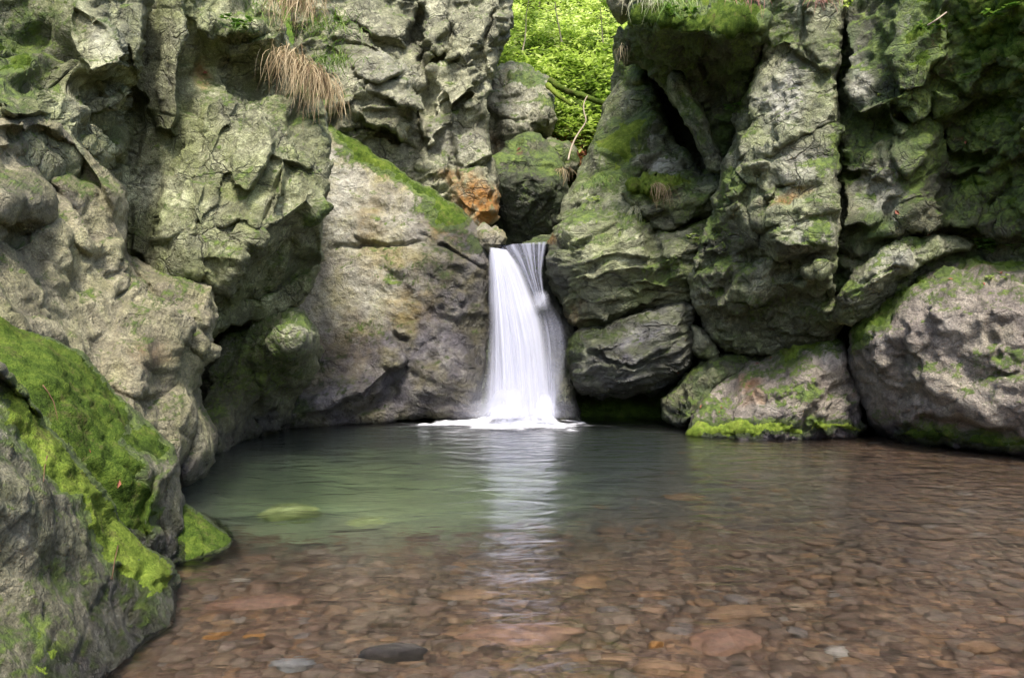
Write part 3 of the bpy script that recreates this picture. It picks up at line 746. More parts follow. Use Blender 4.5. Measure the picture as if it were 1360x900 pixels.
rock('pale_slab', 'pale tilted slab at the back of the gorge below the green bank', 'slab',
     [(636, 214, 18.0), (640, 150, 18.2), (648, 110, 18.4), (660, 84, 18.8), (682, 82, 19.0), (705, 86, 19.0), (726, 98, 18.9), (738, 112, 18.7), (738, 135, 18.3), (742, 160, 18.0), (728, 184, 17.8), (708, 180, 17.8), (690, 205, 17.6), (650, 230, 17.6)],
     ctrl=[(690, 120, 18.1), (670, 150, 17.7), (715, 110, 18.5), (720, 160, 17.5), (735, 140, 17.9), (690, 170, 17.5)],
     feats=[('s', [(735, 118), (722, 140), (714, 165), (722, 182)], 0.3, 24), ('g', [(660, 160), (690, 162), (712, 150)], 3, .12), ('s', [(650, 130), (690, 128), (715, 120)], .15, 18)],
     paint=[('moss', 700, 105, 26, 12, 20, .7), ('moss', 730, 135, 14, 14, 0, .5), ('pale', 690, 140, 36, 36, 0, .7), ('ochre', 654, 190, 10, 14, 0, .5)],
     mat=M_BACK, cell=0.7, amp=0.8, seed=23, thick=2.5, step=1.9)
rock('mossy_block', 'squat mossy block resting between the pale slab and the dark chockstone', 'boulder',
     [(716, 190, 17.3), (730, 184, 17.4), (752, 188, 17.3), (768, 198, 17.2), (772, 214, 17.1), (764, 232, 17.1), (740, 236, 17.1), (722, 220, 17.2)], ctrl=[(745, 205, 16.9)],
     paint=[('moss', 750, 206, 28, 12, 10, .9)], mat=M_BACK, cell=.5, amp=.7, seed=25, thick=1.2, step=1.7, rw=10, roll=.3, moss_mat=MOSS_BRIGHT)

# right of the waterfall
rock('mossy_slope', 'bright sloping rock streaked with yellow green moss under the right overhang', 'rock',
     [(812, 60, 16.0), (822, 36, 15.6), (846, 50, 15.3), (862, 100, 15.0), (880, 138, 14.6), (898, 182, 14.1), (928, 222, 13.4), (962, 238, 13.0), (965, 300, 12.9), (900, 320, 13.0), (820, 320, 13.2), (760, 320, 13.6), (742, 292, 13.8), (752, 258, 14.1), (766, 232, 14.4), (776, 202, 14.8), (792, 172, 15.2), (800, 145, 15.6), (814, 112, 15.9), (812, 75, 16.3)],
     ctrl=[(822, 150, 14.9), (850, 140, 14.7), (800, 220, 14.1), (850, 220, 13.7), (890, 205, 13.6), (868, 160, 14.3), (800, 280, 13.5), (900, 260, 13.0), (836, 120, 15.0)],
     feats=[('s', [(860, 200), (820, 225), (780, 240)], .2, 26), ('b', 800, 262, 50, 26, -15, .25), ('b', 835, 190, 34, 34, -30, .2), ('g', [(836, 250), (860, 228), (880, 205)], 4, .15), ('b', 842, 90, 22, 26, 20, .35)],
     paint=[('moss', 828, 190, 34, 50, 30, 1.0), ('moss', 802, 240, 40, 22, -20, .62), ('moss', 875, 150, 40, 36, 40, .45), ('moss', 850, 80, 40, 40, 20, .9), ('pale', 880, 222, 36, 20, 0, 1.1), ('pale', 862, 195, 14, 30, 10, .6), ('moss', 790, 180, 16, 30, 20, .45), ('dark', 930, 230, 30, 40, 50, .6), ('moss', 845, 235, 20, 14, 0, .7)],  # strongest pale patch is a spot of light painted on, dark is recess shade
     mat=M_FALL, cell=0.7, amp=0.9, seed=31, lay=.6, thick=2.5, strata=32, aniso=2.0, moss_mat=MOSS_BRIGHT, automoss=.35)

rock('ledge_rock', 'dark jutting ledge capped with a bright moss cushion right of the waterfall', 'rock',
     [(826, 256, 12.7), (838, 240, 12.7), (858, 228, 12.9), (884, 226, 12.9), (908, 234, 12.7), (930, 238, 12.6), (958, 230, 12.5), (968, 262, 12.5), (950, 286, 12.5), (920, 296, 12.5), (888, 312, 12.5), (862, 300, 12.5), (840, 282, 12.6)],
     ctrl=[(870, 246, 12.4), (910, 250, 12.25), (930, 258, 12.2), (890, 280, 12.35), (850, 262, 12.45)],
     feats=[('s', [(956, 246), (920, 264), (890, 282)], .15, 20), ('d', 868, 242, 46, 20, 4, .25)],
     paint=[('moss', 868, 240, 56, 26, 5, 2.2), ('moss', 842, 256, 16, 16, 0, .6), ('moss', 925, 270, 40, 16, -20, .55), ('dark', 920, 278, 44, 22, -20, .45)],
     mat=M_FALL, cell=0.5, amp=0.9, seed=33, lay=1.0, thick=1.3, step=1.9, strata=20, aniso=2, moss_mat=MOSS_BRIGHT, mossh=.12, rw=10)

rock('layered_rock', 'big bulging layered rock directly right of the waterfall top', 'rock',
     [(718, 340, 12.7), (726, 318, 12.8), (736, 302, 12.9), (754, 284, 13.0), (778, 268, 13.1), (812, 262, 12.9), (842, 268, 12.7), (872, 300, 12.5), (900, 300, 12.4), (935, 292, 12.4), (962, 282, 12.3), (955, 330, 12.2), (935, 372, 12.2), (918, 402, 12.3), (880, 412, 12.6), (830, 424, 12.8), (800, 436, 12.8), (776, 440, 12.8), (756, 428, 12.7), (740, 408, 12.7), (724, 380, 12.7)],
     ctrl=[(760, 310, 12.2), (800, 320, 11.95), (850, 330, 11.95), (780, 370, 12.0), (840, 380, 12.2), (900, 330, 11.9), (900, 370, 12.05), (760, 380, 12.25), (800, 405, 12.4), (740, 345, 12.35)],
     feats=[('s', [(880, 350), (840, 352), (790, 362), (750, 355)], .14, 22), ('s', [(870, 318), (820, 330), (760, 345)], .12, 18), ('g', [(740, 330), (790, 310), (830, 290)], 4, .1), ('s', [(915, 385), (860, 372), (800, 395), (760, 400)], .15, 22), ('g', [(868, 300), (872, 340), (880, 375)], 5, .22), ('s', [(948, 312), (915, 325), (880, 345)], .15, 20), ('g', [(750, 365), (800, 350), (850, 340)], 3, .09)],
     paint=[('moss', 890, 360, 36, 30, -10, .55), ('moss', 845, 290, 26, 20, 0, .5), ('moss', 940, 300, 24, 20, 0, .4), ('dark', 780, 410, 46, 24, 0, .55), ('dark', 745, 395, 24, 30, 0, .6), ('wet', 735, 360, 22, 60, 0, .8), ('moss', 765, 290, 34, 14, -30, .45), ('ochre', 728, 314, 9, 12, -40, .9), ('ochre', 765, 420, 20, 14, 0, .4), ('dark', 890, 370, 40, 26, 0, .35)],
     mat=M_FALL, cell=0.62, amp=1.0, seed=35, lay=1.3, thick=2.5, strata=14, aniso=2.4, rw=22, roll=.5, step=1.75, fine=1.3)

rock('striped_boulder', 'low dark streaked boulder jutting over black shadow right of the waterfall foot', 'boulder',
     [(750, 472, 12.6), (756, 450, 12.5), (772, 436, 12.5), (800, 432, 12.4), (835, 416, 12.4), (880, 404, 12.3), (908, 398, 12.2), (922, 410, 12.1), (925, 445, 12.0), (922, 485, 12.1), (900, 505, 12.2), (870, 522, 12.3), (830, 532, 12.4), (795, 530, 12.4), (768, 520, 12.5), (754, 498, 12.6)],
     ctrl=[(790, 455, 11.9), (840, 450, 11.75), (890, 430, 11.8), (780, 490, 11.9), (830, 500, 11.75), (890, 470, 11.75), (790, 520, 12.2), (850, 520, 12.1)],
     feats=[('s', [(915, 440), (870, 462), (830, 486), (795, 470)], .16, 16), ('g', [(790, 470), (820, 490), (850, 480)], 4, .14), ('s', [(920, 470), (870, 485), (830, 505), (770, 500)], .13, 14), ('g', [(764, 462), (790, 470), (810, 486), (840, 488), (870, 470), (918, 448)], 3, .12), ('b', 800, 455, 34, 14, -10, .12)],
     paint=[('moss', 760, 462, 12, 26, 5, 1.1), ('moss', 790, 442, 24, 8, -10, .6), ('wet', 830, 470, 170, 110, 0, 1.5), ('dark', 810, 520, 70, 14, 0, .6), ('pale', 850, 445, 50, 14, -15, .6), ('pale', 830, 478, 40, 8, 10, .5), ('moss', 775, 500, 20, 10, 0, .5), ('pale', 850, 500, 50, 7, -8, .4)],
     mat=M_FALL, cell=0.5, amp=0.7, seed=37, lay=1.4, thick=1.8, strata=16, aniso=3.0, rw=20, roll=.45, step=1.9, moss_mat=MOSS, automoss=.05)

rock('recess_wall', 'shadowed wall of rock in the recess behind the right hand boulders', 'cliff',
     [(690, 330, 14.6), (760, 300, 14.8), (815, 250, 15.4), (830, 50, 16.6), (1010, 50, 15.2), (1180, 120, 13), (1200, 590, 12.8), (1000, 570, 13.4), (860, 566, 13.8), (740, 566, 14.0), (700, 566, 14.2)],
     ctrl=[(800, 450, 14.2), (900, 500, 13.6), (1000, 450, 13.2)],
     paint=[('wet', 800, 500, 120, 90, 0, .9), ('dark', 830, 520, 260, 170, 0, 2.5), ('dark', 920, 150, 120, 140, 0, .8)],  # dark patches put the black shade of the recess into the colour
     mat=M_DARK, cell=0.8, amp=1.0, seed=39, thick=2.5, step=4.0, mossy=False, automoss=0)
rock('fall_backing', 'dark wet rock step that the waterfall slides down', 'rock',
     [(628, 326, 13.7), (680, 334, 13.8), (735, 336, 13.6), (745, 400, 13.5), (765, 440, 13.2), (764, 500, 13.0), (772, 566, 12.7), (700, 572, 12.7), (628, 566, 12.8)],
     ctrl=[(690, 420, 13.3), (735, 480, 12.95), (750, 530, 12.7), (680, 330, 13.5)],
     feats=[('b', 722, 388, 14, 10, 0, .1), ('s', [(765, 470), (745, 510), (730, 545)], .25, 30)],
     paint=[('wet', 700, 450, 90, 160, 0, 1.0), ('dark', 700, 450, 90, 160, 0, .6)], mat=M_DARK, cell=.5, amp=.5, seed=41, thick=1.5, mossy=False, automoss=0)

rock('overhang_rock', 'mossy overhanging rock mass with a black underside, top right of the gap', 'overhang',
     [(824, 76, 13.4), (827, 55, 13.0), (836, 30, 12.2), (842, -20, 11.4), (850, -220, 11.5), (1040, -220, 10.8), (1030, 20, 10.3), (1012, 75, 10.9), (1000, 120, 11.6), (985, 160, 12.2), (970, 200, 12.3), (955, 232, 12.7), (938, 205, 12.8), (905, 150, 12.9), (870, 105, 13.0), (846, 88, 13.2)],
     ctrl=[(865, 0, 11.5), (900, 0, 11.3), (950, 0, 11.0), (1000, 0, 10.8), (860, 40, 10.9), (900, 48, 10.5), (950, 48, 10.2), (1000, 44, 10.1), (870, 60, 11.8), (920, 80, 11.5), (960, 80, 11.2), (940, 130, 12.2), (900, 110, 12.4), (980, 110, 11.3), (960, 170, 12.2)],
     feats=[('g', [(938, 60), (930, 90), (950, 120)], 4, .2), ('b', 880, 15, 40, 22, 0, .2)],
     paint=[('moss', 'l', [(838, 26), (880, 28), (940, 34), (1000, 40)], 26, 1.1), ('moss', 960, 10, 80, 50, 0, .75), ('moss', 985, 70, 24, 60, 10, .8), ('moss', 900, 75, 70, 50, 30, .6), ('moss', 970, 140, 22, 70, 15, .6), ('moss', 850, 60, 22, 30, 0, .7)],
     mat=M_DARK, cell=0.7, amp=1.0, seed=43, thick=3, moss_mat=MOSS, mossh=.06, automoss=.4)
rock('hanging_slab', 'long narrow mossy slab leaning in the shadow under the overhang', 'slab',
     [(884, 100, 12.2), (892, 92, 12.2), (904, 94, 12.2), (918, 112, 12.15), (932, 140, 12.1), (948, 178, 12.05), (960, 214, 12.0), (958, 228, 12.0), (944, 226, 12.05), (928, 200, 12.1), (906, 160, 12.2), (888, 124, 12.3)],
     ctrl=[(900, 110, 11.95), (925, 155, 11.85), (945, 200, 11.8)], feats=[('g', [(900, 108), (925, 165), (945, 215)], 4, .07)],
     paint=[('moss', 920, 155, 26, 70, -30, .5)], mat=M_RIGHT, cell=.45, amp=.7, seed=45, thick=.9, step=1.8, rw=9, roll=.25, strata=-62, aniso=2.5, automoss=.2)
rock('perched_stone', 'brown stone perched at the top of the gap beside the overhang', 'stone',
     [(803, -8, 15.5), (812, -30, 15.5), (842, -30, 15.3), (848, 0, 15.2), (838, 22, 15.2), (826, 33, 15.3), (810, 22, 15.4)], ctrl=[(825, 2, 14.9)],
     mat=M_LEFTLOW, cell=.5, amp=.7, seed=47, thick=1.2, step=1.8, rw=14, roll=.4, mossy=False)

# right cliff
rock('rock_buttress', 'pale grey buttress split by a straight vertical crack on its right side', 'cliff',
     [(1004, -220, 10.6), (1119, -220, 10.3), (1120, 60, 10.1), (1116, 150, 10.1), (1114, 220, 10.0), (1113, 300, 9.95), (1112, 372, 10.0), (1122, 425, 10.6), (1110, 470, 11.3), (1060, 480, 11.6), (1000, 476, 11.9), (962, 466, 12.0), (938, 434, 11.9), (916, 404, 11.7), (920, 365, 11.6), (928, 330, 11.4), (940, 285, 11.3), (956, 238, 11.3), (972, 190, 11.4), (978, 150, 11.3), (990, 120, 11.2), (1008, 80, 10.9), (1008, 20, 10.6)],
     ctrl=[(1060, -60, 10.1), (1030, 80, 10.4), (1060, 60, 10.2), (1040, 130, 10.2), (1085, 130, 9.95), (1020, 190, 10.4), (1060, 200, 10.0), (1000, 230, 10.5), (1060, 250, 9.9), (1040, 300, 10.0), (1085, 300, 9.7), (1060, 318, 9.75), (980, 250, 10.7), (960, 300, 11.0), (985, 310, 10.95), (950, 370, 11.3), (1000, 360, 10.9), (1060, 345, 10.3), (1085, 360, 10.2), (1000, 420, 11.3), (1060, 420, 11.0), (1095, 400, 10.5), (1040, 385, 10.75)],
     feats=[('f', [(1002, 92, 10.75), (1040, 58, 10.5), (1085, 88, 10.2), (1112, 108, 10.05), (1112, 155, 9.98), (1085, 172, 9.95), (1045, 182, 10.1), (1000, 205, 10.5), (984, 215, 10.75)]), ('f', [(1012, 210, 10.5), (1050, 188, 10.3), (1112, 162, 10.1), (1112, 240, 9.9), (1085, 262, 9.85), (1040, 264, 10.0), (1015, 250, 10.25)]),
            ('f', [(1028, 314, 9.85), (1050, 298, 9.95), (1110, 280, 9.85), (1112, 332, 9.6), (1066, 326, 9.6)]), ('f', [(1030, 318, 9.85), (1066, 329, 9.75), (1112, 335, 9.9), (1112, 350, 10.4), (1050, 356, 10.6)]),
            ('f', [(955, 288, 10.85), (985, 262, 10.55), (1012, 296, 10.25), (1006, 326, 10.6), (962, 346, 11.2)]), ('f', [(968, 252, 10.8), (990, 232, 10.7), (1030, 270, 10.1), (1022, 300, 10.1), (1000, 285, 10.3)]), ('f', [(1005, -80, 10.6), (1060, -80, 10.4), (1075, 50, 10.2), (1040, 55, 10.4), (1008, 85, 10.75)]), ('f', [(1068, -80, 10.3), (1114, -80, 10.2), (1112, 100, 10.0), (1088, 85, 10.1)]),
            ('s', [(1112, 155), (1085, 175), (1050, 182), (1000, 205), (980, 222)], .16, 26), ('g', [(1112, 158), (1085, 176), (1050, 183), (1000, 206)], 3, .15), ('s', [(1112, 332), (1085, 334), (1050, 322), (1028, 312)], .35, 22), ('g', [(1112, 336), (1085, 338), (1050, 345), (1030, 352)], 4, .2),
            ('s', [(1098, 290), (1060, 302), (1030, 316)], -.1, 14), ('b', 1045, 130, 40, 62, 5, .14), ('b', 1060, 225, 40, 24, 0, .12), ('b', 1075, 310, 36, 20, 0, .2), ('b', 970, 255, 20, 34, 20, .18), ('b', 1005, 370, 36, 22, 10, .25), ('b', 1080, 372, 26, 22, 0, .2), ('b', 1040, 385, 26, 22, 0, .2), ('b', 1085, 418, 36, 24, 0, .15),
            ('g', [(962, 240), (946, 300), (932, 360), (920, 400)], 4, .15), ('s', [(975, 262), (1000, 290), (1010, 320)], -.12, 20), ('g', [(1060, 240), (1030, 250), (1015, 280)], 3, .1), ('g', [(990, 350), (1020, 345), (1060, 350)], 4, .15), ('s', [(1110, 350), (1080, 350), (1050, 362), (1040, 380)], .2, 18),
            ('g', [(1072, 10), (1066, 60), (1090, 90)], 3, .08), ('s', [(1080, 78), (1040, 82), (1010, 110)], .1, 20)],
     paint=[('pale', 1042, 130, 40, 56, 10, 1.1), ('pale', 1060, 220, 46, 34, 0, .6), ('pale', 1075, 310, 40, 24, 0, .7), ('moss', 1110, 200, 18, 40, 5, 1.0), ('moss', 1098, 220, 18, 22, 20, .6), ('moss', 975, 245, 24, 22, -40, .8), ('moss', 950, 290, 12, 60, 18, .7), ('moss', 1030, 40, 40, 30, -20, .65), ('moss', 990, 110, 16, 50, 10, .7), ('moss', 1050, 10, 50, 20, 0, .55), ('moss', 1080, 320, 26, 14, 0, .45),
            ('dark', 980, 330, 56, 60, 0, .7), ('moss', 965, 350, 40, 70, 0, .4), ('dark', 1030, 410, 90, 40, 0, .55), ('moss', 1000, 400, 70, 34, 0, .38), ('moss', 1085, 420, 26, 20, 0, .4), ('ochre', 1050, 258, 40, 8, -20, .7), ('moss', 1108, 90, 12, 60, 0, .4), ('moss', 1090, 290, 26, 40, 0, .32), ('pale', 1075, 400, 26, 18, 0, .4)],  # dark patches are painted shade on the hollow and undercut faces
     mat=M_RIGHT, cell=0.72, amp=1.0, seed=51, step=1.75, joint=1.0, lay=.5, thick=3.5, strata=8, aniso=1.6, automoss=.35, fine=1.2)

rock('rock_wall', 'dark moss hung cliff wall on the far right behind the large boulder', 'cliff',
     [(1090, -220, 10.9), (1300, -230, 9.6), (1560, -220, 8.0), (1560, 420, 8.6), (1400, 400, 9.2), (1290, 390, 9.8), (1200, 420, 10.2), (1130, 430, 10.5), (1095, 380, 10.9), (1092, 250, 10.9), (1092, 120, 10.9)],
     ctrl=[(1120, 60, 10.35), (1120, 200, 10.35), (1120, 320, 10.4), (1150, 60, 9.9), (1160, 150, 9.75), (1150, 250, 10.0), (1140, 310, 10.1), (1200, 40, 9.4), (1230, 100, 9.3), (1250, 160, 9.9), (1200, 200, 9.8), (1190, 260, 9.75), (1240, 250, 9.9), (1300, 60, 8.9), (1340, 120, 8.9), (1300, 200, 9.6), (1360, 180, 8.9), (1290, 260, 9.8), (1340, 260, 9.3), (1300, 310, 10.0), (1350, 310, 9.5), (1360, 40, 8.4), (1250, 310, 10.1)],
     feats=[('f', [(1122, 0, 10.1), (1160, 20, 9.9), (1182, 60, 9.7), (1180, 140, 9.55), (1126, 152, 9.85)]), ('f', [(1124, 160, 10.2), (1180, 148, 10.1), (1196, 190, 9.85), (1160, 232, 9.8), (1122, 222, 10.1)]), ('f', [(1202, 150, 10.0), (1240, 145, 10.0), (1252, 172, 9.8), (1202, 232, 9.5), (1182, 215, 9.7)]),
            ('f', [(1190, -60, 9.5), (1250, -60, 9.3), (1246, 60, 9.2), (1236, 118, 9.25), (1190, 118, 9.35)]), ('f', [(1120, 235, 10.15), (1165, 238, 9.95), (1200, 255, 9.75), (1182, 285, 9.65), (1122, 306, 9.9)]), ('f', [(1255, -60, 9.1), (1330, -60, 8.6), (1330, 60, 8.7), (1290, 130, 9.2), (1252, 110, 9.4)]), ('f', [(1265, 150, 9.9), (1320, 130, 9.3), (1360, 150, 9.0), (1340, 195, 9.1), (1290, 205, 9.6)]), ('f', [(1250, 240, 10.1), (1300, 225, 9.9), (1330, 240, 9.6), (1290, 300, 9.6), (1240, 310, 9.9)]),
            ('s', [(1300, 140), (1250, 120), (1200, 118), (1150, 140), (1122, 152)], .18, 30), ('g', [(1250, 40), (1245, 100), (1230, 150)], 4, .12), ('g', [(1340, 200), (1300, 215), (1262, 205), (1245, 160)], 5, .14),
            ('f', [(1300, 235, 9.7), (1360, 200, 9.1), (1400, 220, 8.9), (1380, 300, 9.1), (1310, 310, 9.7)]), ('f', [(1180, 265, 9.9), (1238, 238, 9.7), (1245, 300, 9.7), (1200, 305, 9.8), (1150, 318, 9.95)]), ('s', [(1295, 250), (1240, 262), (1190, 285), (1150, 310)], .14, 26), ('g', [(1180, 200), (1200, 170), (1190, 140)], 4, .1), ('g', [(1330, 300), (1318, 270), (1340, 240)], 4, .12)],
     paint=[('moss', 1310, 40, 90, 100, 10, 1.0), ('moss', 1345, 80, 60, 190, 0, .85), ('moss', 'p', [(1185, -80), (1420, -80), (1420, 320), (1290, 305), (1235, 200), (1175, 100)], 40, .72), ('moss', 1230, 220, 60, 26, -40, .6), ('moss', 1180, 50, 40, 60, 0, .6), ('moss', 1280, 150, 80, 80, 20, .75), ('moss', 1330, 280, 70, 50, 0, .5), ('dark', 1330, 200, 90, 120, 0, .6), ('pale', 1142, 100, 16, 50, 0, .8), ('pale', 1170, 250, 44, 40, -10, .6), ('pale', 1215, 32, 26, 20, 20, .7), ('ochre', 1250, 70, 30, 50, 0, .35), ('dark', 1300, 240, 80, 60, 0, .6), ('dark', 1320, 290, 60, 34, 0, .7), ('dark', 1180, 110, 30, 16, 0, .6),  # dark patches paint in shade under the wall's own overhang
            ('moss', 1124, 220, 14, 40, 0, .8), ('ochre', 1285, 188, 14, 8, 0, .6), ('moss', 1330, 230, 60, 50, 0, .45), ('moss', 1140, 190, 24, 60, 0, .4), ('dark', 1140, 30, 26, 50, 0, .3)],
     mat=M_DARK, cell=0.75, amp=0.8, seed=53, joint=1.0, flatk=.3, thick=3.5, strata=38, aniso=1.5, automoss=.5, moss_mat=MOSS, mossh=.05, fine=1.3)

rock('wedge_rock', 'pale wedge of rock lying across the top of the large right boulder', 'rock',
     [(1108, 392, 10.06), (1122, 372, 10.06), (1150, 346, 10.06), (1172, 328, 10.06), (1198, 316, 10.06), (1238, 308, 10.06), (1272, 312, 9.96), (1300, 324, 9.86), (1288, 334, 9.76), (1240, 346, 9.76), (1210, 356, 9.76), (1190, 372, 9.86), (1166, 396, 9.96), (1145, 424, 10.16), (1128, 438, 10.26), (1112, 420, 10.26)],
     ctrl=[(1160, 360, 9.66), (1200, 335, 9.66), (1250, 326, 9.66), (1135, 395, 9.86)], feats=[('s', [(1225, 330), (1180, 350), (1145, 385)], .12, 14), ('g', [(1200, 350), (1170, 362), (1140, 378)], 3, .08)],
     paint=[('moss', 1132, 385, 22, 14, 30, .8), ('moss', 1215, 322, 24, 8, 0, .5), ('pale', 1190, 345, 40, 14, -20, .8), ('moss', 1140, 415, 16, 18, 0, .5)],
     mat=M_RIGHT, cell=.5, amp=.9, seed=55, lay=.8, thick=1.6, step=1.9, strata=24, aniso=2.0, rw=10, roll=.2)

rock('large_boulder', 'huge smooth purple grey boulder at the right edge with moss at its foot', 'boulder',
     [(1122, 462, 10.6), (1128, 438, 10.5), (1142, 414, 10.5), (1164, 398, 10.5), (1190, 378, 10.4), (1212, 360, 10.4), (1242, 346, 10.3), (1290, 338, 10.0), (1370, 336, 9.7), (1560, 330, 9.0), (1560, 660, 7.4), (1360, 612, 8.9), (1300, 606, 9.3), (1230, 596, 9.8), (1195, 590, 10.1), (1168, 575, 10.5), (1148, 545, 10.6), (1132, 505, 10.6)],
     ctrl=[(1150, 460, 10.0), (1180, 420, 9.9), (1200, 400, 9.75), (1225, 375, 9.7), (1260, 365, 9.5), (1300, 372, 9.25), (1360, 380, 8.9), (1300, 355, 9.75), (1200, 470, 9.6), (1260, 440, 9.15), (1320, 450, 8.8), (1360, 470, 8.6), (1230, 530, 9.3), (1300, 540, 8.9), (1360, 550, 8.6), (1180, 530, 9.9), (1200, 570, 9.8)],
     feats=[('d', 1195, 450, 44, 34, -20, .14), ('d', 1300, 440, 80, 60, 10, .16), ('d', 1240, 500, 50, 34, 20, .12), ('g', [(1180, 460), (1200, 480), (1240, 470)], 8, .04), ('g', [(1250, 540), (1210, 520), (1170, 530)], 10, .06), ('d', 1330, 540, 60, 40, 0, .14), ('g', [(1320, 380), (1312, 440), (1330, 480)], 5, .05), ('s', [(1360, 575), (1290, 560), (1230, 555), (1180, 570)], -.15, 18), ('g', [(1236, 412), (1240, 416)], 4, .1)],
     paint=[('moss', 'p', [(1126, 440), (1145, 412), (1185, 388), (1215, 360), (1226, 372), (1200, 398), (1172, 432), (1150, 462), (1132, 470)], 8, 1.2), ('moss', 1320, 350, 80, 12, 0, .75), ('moss', 1260, 356, 40, 8, -10, .55), ('moss', 'l', [(1200, 578), (1250, 576), (1310, 582), (1370, 590), (1420, 600)], 15, 1.05), ('moss', 1170, 555, 24, 16, 30, .5), ('wet', 1280, 605, 140, 22, 5, 1.0), ('dark', 1200, 585, 40, 16, 10, .5), ('pale', 1262, 440, 20, 26, 0, .45), ('moss', 1350, 470, 14, 12, 0, .5), ('moss', 1330, 500, 60, 40, 0, .22), ('pale', 1170, 450, 26, 20, 0, .35), ('ochre', 1310, 358, 50, 7, 0, .4)],
     mat=M_BOULDER, cell=0.85, amp=0.40, crack=.2, seed=57, joint=0.18, thick=3.5, rw=22, roll=.4, automoss=.25, mossh=.035, fine=1.5, big=.8, moss_mat=MOSS)

rock('bank_boulder', 'low grey boulder with a mossy crest and moss rim at the waterline', 'boulder',
     [(912, 580, 10.9), (916, 562, 11.1), (926, 540, 11.3), (944, 515, 11.5), (964, 496, 11.6), (990, 484, 11.6), (1018, 474, 11.5), (1050, 462, 11.4), (1085, 450, 11.3), (1112, 444, 11.2), (1128, 452, 11.1), (1134, 490, 10.9), (1144, 530, 10.7), (1150, 566, 10.6), (1140, 584, 10.5), (1060, 588, 10.4), (980, 588, 10.5)],
     ctrl=[(950, 545, 10.9), (985, 520, 10.9), (1020, 500, 10.9), (1060, 490, 10.75), (1100, 475, 10.7), (1000, 550, 10.5), (1050, 540, 10.4), (1100, 520, 10.5), (1110, 560, 10.4), (960, 572, 10.7)],
     feats=[('g', [(1128, 512), (1095, 530), (1068, 556), (1064, 584)], 5, .22), ('s', [(1130, 500), (1095, 520), (1070, 550)], .12, 22), ('s', [(1010, 500), (985, 520), (975, 555)], -.1, 16), ('b', 1060, 500, 60, 26, -15, .12), ('b', 1108, 560, 34, 20, 0, .1)],
     paint=[('moss', 'l', [(1040, 468), (1085, 456), (1118, 450)], 9, 1.0), ('moss', 'l', [(920, 570), (985, 568), (1050, 570)], 15, 1.4), ('moss', 'l', [(1080, 566), (1120, 568), (1142, 572)], 12, 1.3), ('moss', 1075, 520, 30, 18, 0, .7), ('moss', 945, 550, 30, 20, -30, .6), ('ochre', 995, 515, 22, 24, 20, .55), ('pale', 1100, 470, 24, 18, 0, .5), ('wet', 1030, 588, 130, 14, 0, 1), ('moss', 1050, 520, 40, 16, 0, .4), ('pale', 1020, 545, 40, 16, 0, .35)],
     mat=M_BOULDER, cell=0.6, amp=0.75, seed=59, joint=0.6, thick=2.2, rw=14, roll=.3, automoss=.3, step=2.0, moss_mat=MOSS_BRIGHT, mossh=.04)

# small stones wedged between
rock('wedged_stone', 'blocky pale stone wedged under the buttress, upper of the two blocks', 'stone',
     [(932, 434, 12.0), (946, 420, 11.9), (975, 416, 11.8), (992, 424, 11.8), (1012, 434, 11.8), (1030, 448, 11.8), (1022, 462, 11.9), (990, 468, 11.9), (962, 466, 12.0), (948, 452, 12.0)], ctrl=[(980, 442, 11.55)],
     feats=[('g', [(950, 440), (985, 438), (1020, 448)], 3, .1)], mat=M_RIGHT, cell=.35, amp=.9, seed=61, thick=1.0, step=1.8, rw=7, roll=.2, automoss=.3, mossy=False)
rock('wedged_stone', 'flat blocky stone standing on edge right of the streaked boulder', 'stone',
     [(918, 432, 12.1), (930, 434, 12.05), (946, 448, 12.0), (956, 468, 12.0), (950, 478, 12.0), (928, 474, 12.1), (918, 466, 12.1)], ctrl=[(935, 456, 11.8)],
     mat=M_RIGHT, cell=.35, amp=.9, seed=63, thick=.9, step=1.7, rw=7, roll=.2, automoss=.2, mossy=False)
rock('rubble_ledge', 'dark leaf littered rubble shelf sloping between the streaked boulder and the bank', 'rock',
     [(905, 500, 12.0), (930, 476, 12.2), (975, 468, 12.3), (1030, 464, 12.0), (1045, 470, 11.8), (1000, 490, 11.6), (965, 505, 11.5), (945, 530, 11.4), (930, 556, 11.3), (905, 566, 11.4), (876, 560, 11.8), (880, 530, 11.9)],
     ctrl=[(940, 500, 11.7), (910, 540, 11.55)], paint=[('moss', 920, 545, 30, 14, -30, .6), ('dark', 960, 486, 60, 14, -10, .6), ('moss', 925, 486, 16, 8, 0, .7)],
     mat=M_DARK, cell=.35, amp=1.3, seed=65, thick=1.0, step=1.9, automoss=.35)

